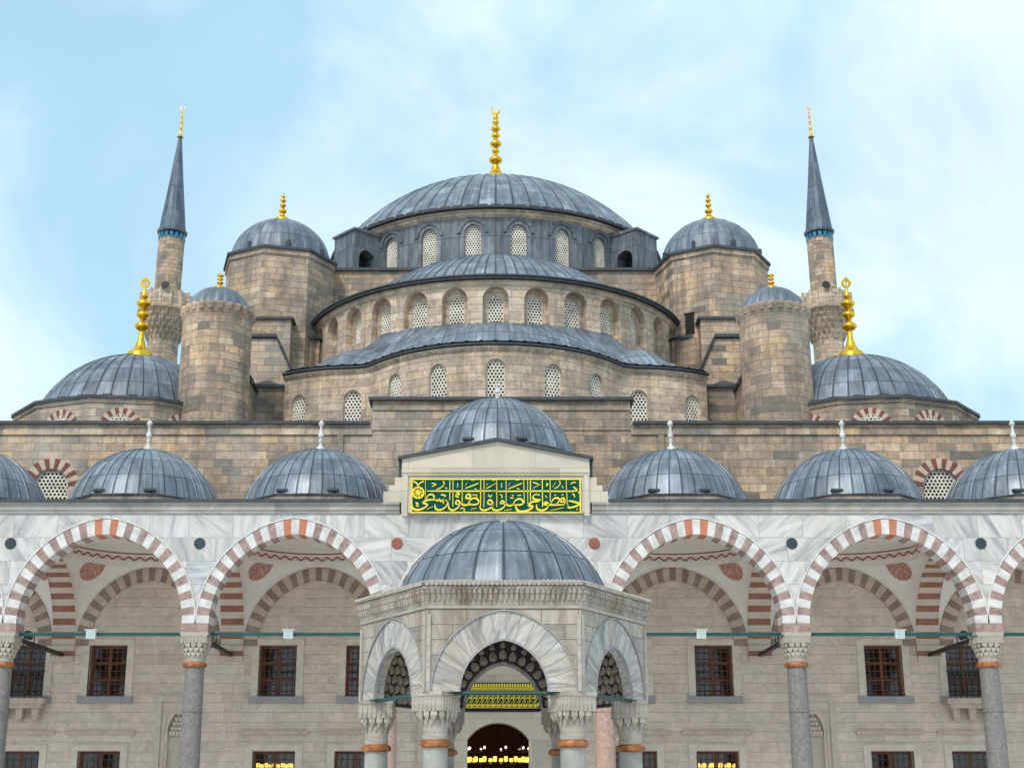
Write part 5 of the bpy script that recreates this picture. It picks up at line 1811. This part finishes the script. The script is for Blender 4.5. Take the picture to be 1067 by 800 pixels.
# ================================================================== FOUNTAIN KIOSK IN THE COURT
KX, KY = 0.165, 31.35
kiosk = tag(empty('fountain_kiosk', (KX, KY, 0)), 'six sided marble fountain kiosk with pointed arches and a ribbed lead dome in the courtyard', 'kiosk')
RW, RI = 3.10, 2.78
KS = 3.78
side = RW
apoW, apoI = RW * cos(pi / 6), RI * cos(pi / 6)
HI, RIo, HO, ROo = 0.885, 1.03, 1.44, 1.60
def face_frame(i):
    a = 2 * pi * i / 6
    er = Vector((sin(a), -cos(a), 0))
    et = Vector((cos(a), sin(a), 0))
    return er, et
KC = Vector((KX, KY, 0))
wallb, ringb, inb, trim = MB(), None, MB(), MB()
for i in range(6):
    er, et = face_frame(i)
    fm = lambda u, z, d, er=er, et=et: tuple(KC + er * (apoW - d) + et * u + Vector((0, 0, z)))
    wall_strip(wallb, fm, -side / 2, side / 2, KS, 5.62, [dict(u=0, h=HO, s=KS, p=KS, r=ROo, d=0.05)], 1.0)
    fi = lambda u, z, d, er=er, et=et: tuple(KC + er * (apoI - d) + et * u + Vector((0, 0, z)))
    wall_strip(inb, fi, -RI / 2, RI / 2, KS - 0.02, 5.60, [] if i in (2, 4) else [dict(u=0, h=HI + 0.05, s=KS - 0.02, p=KS, r=RIo + 0.05, d=-0.02)], 1.0)
    # carved leaf medallions round the inner arch, with smaller ones in the spandrels
    def medal(u, z, ru, rz, tilt, pts=9, fi=fi):
        ring = []
        for q in range(pts):
            a_ = 2 * pi * q / pts
            k = 1.0 + 0.12 * cos(3 * a_)
            x_, y_ = ru * k * cos(a_), rz * k * sin(a_)
            ring.append((u + x_ * cos(tilt) - y_ * sin(tilt), z + x_ * sin(tilt) + y_ * cos(tilt)))
        for q in range(pts):
            p_, q_ = ring[q], ring[(q + 1) % pts]
            inb.face([fi(u, z, 0.075), fi(*p_, 0.045), fi(*q_, 0.045)], m=1)
            inb.face([fi(*p_, 0.045), fi(*q_, 0.045), fi(*q_, 0.0), fi(*p_, 0.0)], m=1)
    nm_ = 0 if i in (2, 4) else 15
    for q in range(nm_):
        t_ = (q + 0.5) / nm_
        x_, z_ = arch_pt(HI + 0.20, RIo + 0.20, t_)
        an = math.atan2(z_, x_)
        medal(x_, KS + z_, 0.115, 0.095, an)
        x_, z_ = arch_pt(HI + 0.40, RIo + 0.42, (q + 1.0) / (nm_ + 1))
        if abs(x_) < RI / 2 - 0.1 and KS + z_ < 5.52:
            medal(x_, KS + z_, 0.075, 0.065, an)
    if i in (2, 4):     # the side lunettes towards the hall are closed with carved scrolls
        for row in range(6):
            for q in range(-5, 6):
                x_, zz = (q + 0.5 * (row % 2)) * 0.235, 0.10 + row * 0.205
                if abs(x_) > 1.15:
                    continue
                medal(x_, KS + zz, 0.115, 0.085, 0.75 * (-1) ** (q + row), 11)
    for s_ in (-1, 1):
        for (x_, z_) in ((1.20, 4.75), (1.22, 5.05), (0.95, 5.15), (1.2, 5.35), (0.75, 5.42)):
            medal(s_ * x_, z_, 0.11, 0.11, 0.4)
    v = MB()
    voussoirs(v, fm, 0, HI, RIo, HO, ROo, KS, 15, 0.02, apoW - apoI - 0.03, lambda q: 0, tsub=2)
    voussoirs(v, fm, 0, HO, ROo, HO + 0.025, ROo + 0.025, KS, 24, -0.018, 0.05, lambda q: 1, tsub=1)
    voussoirs(v, fm, 0, HI - 0.022, RIo - 0.022, HI + 0.012, RIo + 0.012, KS, 24, 0.004, 0.08, lambda q: 1, tsub=1)
    v.build('kiosk_arch', ['marble_v', 'sill'], kiosk, fm(0, KS, 0))
    for s in (-1, 1):       # slender corner strip
        a, b_ = sorted((s * (side / 2 - 0.005), s * (side / 2 - 0.085)))
        trim.hexa([fm(a, KS, 0.0), fm(b_, KS, 0.0), fm(b_, KS, -0.035), fm(a, KS, -0.035), fm(a, 5.3, 0.0), fm(b_, 5.3, 0.0), fm(b_, 5.3, -0.035), fm(a, 5.3, -0.035)])
    trim.hexa([fm(-side / 2, 5.42, 0.0), fm(side / 2, 5.42, 0), fm(side / 2, 5.42, -0.03), fm(-side / 2, 5.42, -0.03), fm(-side / 2, 5.47, 0), fm(side / 2, 5.47, 0), fm(side / 2, 5.47, -0.045), fm(-side / 2, 5.47, -0.045)])
    # tie rod between the two capitals of this side
    r = MB()
    ym = (apoW + apoI) / 2
    a, b_ = fm(-1.0, KS - 0.02, apoW - ym), fm(1.0, KS - 0.02, apoW - ym)
    r.rod(a, b_, 0.042, 8)
    r.build('tie_rod', 'green_iron' if i in (0, 1, 5) else 'black_iron', kiosk, fm(0, KS, 0.3))
wallb.build('kiosk_wall', 'marble_kiosk', kiosk, (KX, KY, KS))
inb.build('inner_relief', ['relief_dark', 'medallion'], kiosk, (KX, KY, KS))
trim.build('corner_strip', 'marble_cap', kiosk, (KX, KY, KS))
# ceiling, cornice, tiled eave, dome
mb = MB()
mb.prism(ngon(KX, KY, RI + 0.1, 6, pi / 6), 5.55, 5.60)
mb.build('kiosk_ceiling', 'relief_dark', kiosk, (KX, KY, 5.6))
mb = MB()
for r0, r1, z0, z1 in ((RW + 0.02, RW + 0.05, 5.46, 5.60), (RW + 0.05, RW + 0.10, 5.60, 5.80)):
    A0, A1 = ngon(KX, KY, r0, 6, pi / 6), ngon(KX, KY, r1, 6, pi / 6)
    for i in range(6):
        j = (i + 1) % 6
        mb.face([(*A0[i], z0), (*A0[j], z0), (*A1[j], z1), (*A1[i], z1)])
mb.prism(ngon(KX, KY, RW + 0.13, 6, pi / 6), 5.80, 5.86)
for i in range(6):
    er, et = face_frame(i)
    n = 30
    for k in range(n):
        u = -1.56 + 3.12 * (k + 0.5) / n
        p = KC + er * (apoW + 0.05) + et * u
        q = KC + er * (apoW + 0.085) + et * (u * 1.02)
        mb.rod(tuple(p + Vector((0, 0, 5.58))), tuple(q + Vector((0, 0, 5.80))), 0.036, 6, r2=0.052)
mb.build('kiosk_cornice', 'marble_kiosk', kiosk, (KX, KY, 5.6))
mb = MB()
A0, A1 = ngon(KX, KY, RW + 0.15, 6, pi / 6), ngon(KX, KY, 2.2, 6, pi / 6)
for i in range(6):
    j = (i + 1) % 6
    mb.face([(*A0[i], 5.93), (*A0[j], 5.93), (*A1[j], 6.10), (*A1[i], 6.10)])
    mb.face([(*A0[i], 5.87), (*A0[j], 5.87), (*A0[j], 5.93), (*A0[i], 5.93)])
mb.build('kiosk_roof', 'lead_fine', kiosk, (KX, KY, 5.9))
mb = MB()
for i in range(6):
    er, et = face_frame(i)
    n = 34
    for k in range(n):
        u = -1.60 + 3.20 * (k + 0.5) / n
        p = KC + er * ((RW + 0.19) * cos(pi / 6)) + et * u
        q = KC + er * ((RW - 0.15) * cos(pi / 6)) + et * (u * 0.9)
        mb.rod(tuple(p + Vector((0, 0, 5.905))), tuple(q + Vector((0, 0, 5.975))), 0.048, 8)
mb.build('eave_roll', 'marble_cap', kiosk, (KX, KY, 5.9), smooth=40)
kd = shift(dome_mesh(2.28, 1.68, 22, 0.06, 0.045, 16), KX, KY, 5.98).build('kiosk_dome', 'lead_fine', kiosk, (KX, KY, 6), smooth=40)
f = MB()
f.lathe([(0.20, 0), (0.18, 0.06), (0.08, 0.10), (0.0, 0.12)], KX, KY, 14)
shift(f, 0, 0, 7.63).build('finial', 'marble_cap', kd, (KX, KY, 7.63), smooth=50)
# columns
for i in range(6):
    a = pi / 6 + 2 * pi * i / 6
    x, y = KX + 2.72 * sin(a), KY - 2.72 * cos(a)
    mb = MB()
    mb.lathe([(0.27, 0.45), (0.265, 1.2), (0.245, 2.72)], x, y, 26)
    c = mb.build('column', 'kiosk_shaft', kiosk, (x, y, 0), smooth=40)
    mb = MB()
    mb.prism(ngon(x, y, 0.52, 6, a), 0, 0.22)
    mb.lathe([(0.38, 0.22), (0.40, 0.30), (0.32, 0.36), (0.34, 0.42), (0.27, 0.46)], x, y, 26)
    mb.build('base', 'marble_cap', c, (x, y, 0), smooth=40)
    mb = MB()
    mb.lathe([(0.25, 2.71), (0.31, 2.74), (0.325, 2.79), (0.31, 2.84), (0.255, 2.87)], x, y, 26)
    mb.build('collar', 'copper', c, (x, y, 2.8), smooth=40)
    shift(muqarnas_capital(0.355, 0.255, 2.86, KS, 2, True, a, 14, 0.40, 0.22), x, y, 0).build('capital', 'marble_cap', c, (x, y, 2.86))
# water basin with marble parapet between the columns
mb = MB()
P0 = ngon(KX, KY, 2.15, 12)
P1 = ngon(KX, KY, 1.95, 12)
for i in range(12):
    j = (i + 1) % 12
    mb.hexa([(*P0[i], 0), (*P0[j], 0), (*P1[j], 0), (*P1[i], 0), (*P0[i], 1.0), (*P0[j], 1.0), (*P1[j], 1.0), (*P1[i], 1.0)])
mb.build('basin', 'marble_cap', kiosk, (KX, KY, 0))

# ================================================================== LAMPS INSIDE THE PRAYER HALL
clabels = ['ring chandelier with rows of lit lamps hanging inside the main doorway', 'ring chandelier with amber lamps glowing behind the lower window left of the kiosk', 'ring chandelier with amber lamps glowing behind the lower window right of the kiosk']
for (x, y, z, r, white), lab in zip(((0.1, 62.0, 3.35, 1.30, True), (-9.2, 60.5, 3.05, 1.0, False), (9.2, 60.5, 3.05, 1.0, False)), clabels):
    t = tag(empty('chandelier', (x, y, z)), lab, 'chandelier', 'chandeliers in the prayer hall')
    mb = MB()
    for k in range(24):
        a0, a1 = 2 * pi * k / 24, 2 * pi * (k + 1) / 24
        mb.rod((x + r * sin(a0), y + r * cos(a0), z), (x + r * sin(a1), y + r * cos(a1), z), 0.035, 6)
        if white:
            mb.rod((x + r * sin(a0), y + r * cos(a0), z + 0.5), (x + r * sin(a1), y + r * cos(a1), z + 0.5), 0.025, 6)
    for k in range(6):
        a0 = 2 * pi * k / 6
        mb.rod((x + r * sin(a0), y + r * cos(a0), z), (x, y, z + 3.2), 0.015, 5)
    mb.rod((x, y, z + 3.2), (x, y, 15.6), 0.015, 5)
    mb.build('ring', 'black_iron', t, (x, y, z))
    n = 18
    for k in range(n):
        a0 = 2 * pi * k / n + 0.1
        mb = MB()
        px, py = x + r * sin(a0), y + r * cos(a0)
        mb.lathe([(0.0, -0.11), (0.06, -0.09), (0.085, 0.0), (0.07, 0.10), (0.0, 0.11)], px, py, 10)
        mb.v = [(p[0], p[1], p[2] + z + 0.14) for p in mb.v]
        mb.build('lamp', 'warm_lamp', t, (px, py, z + 0.14), smooth=60)
        if white and k % 2 == 0:
            mb = MB()
            mb.lathe([(0.0, -0.05), (0.035, -0.04), (0.05, 0.0), (0.035, 0.06), (0.0, 0.07)], px, py, 8)
            mb.v = [(p[0], p[1], p[2] + z + 0.60) for p in mb.v]
            mb.build('upper_lamp', 'white_lamp', t, (px, py, z + 0.6), smooth=60)
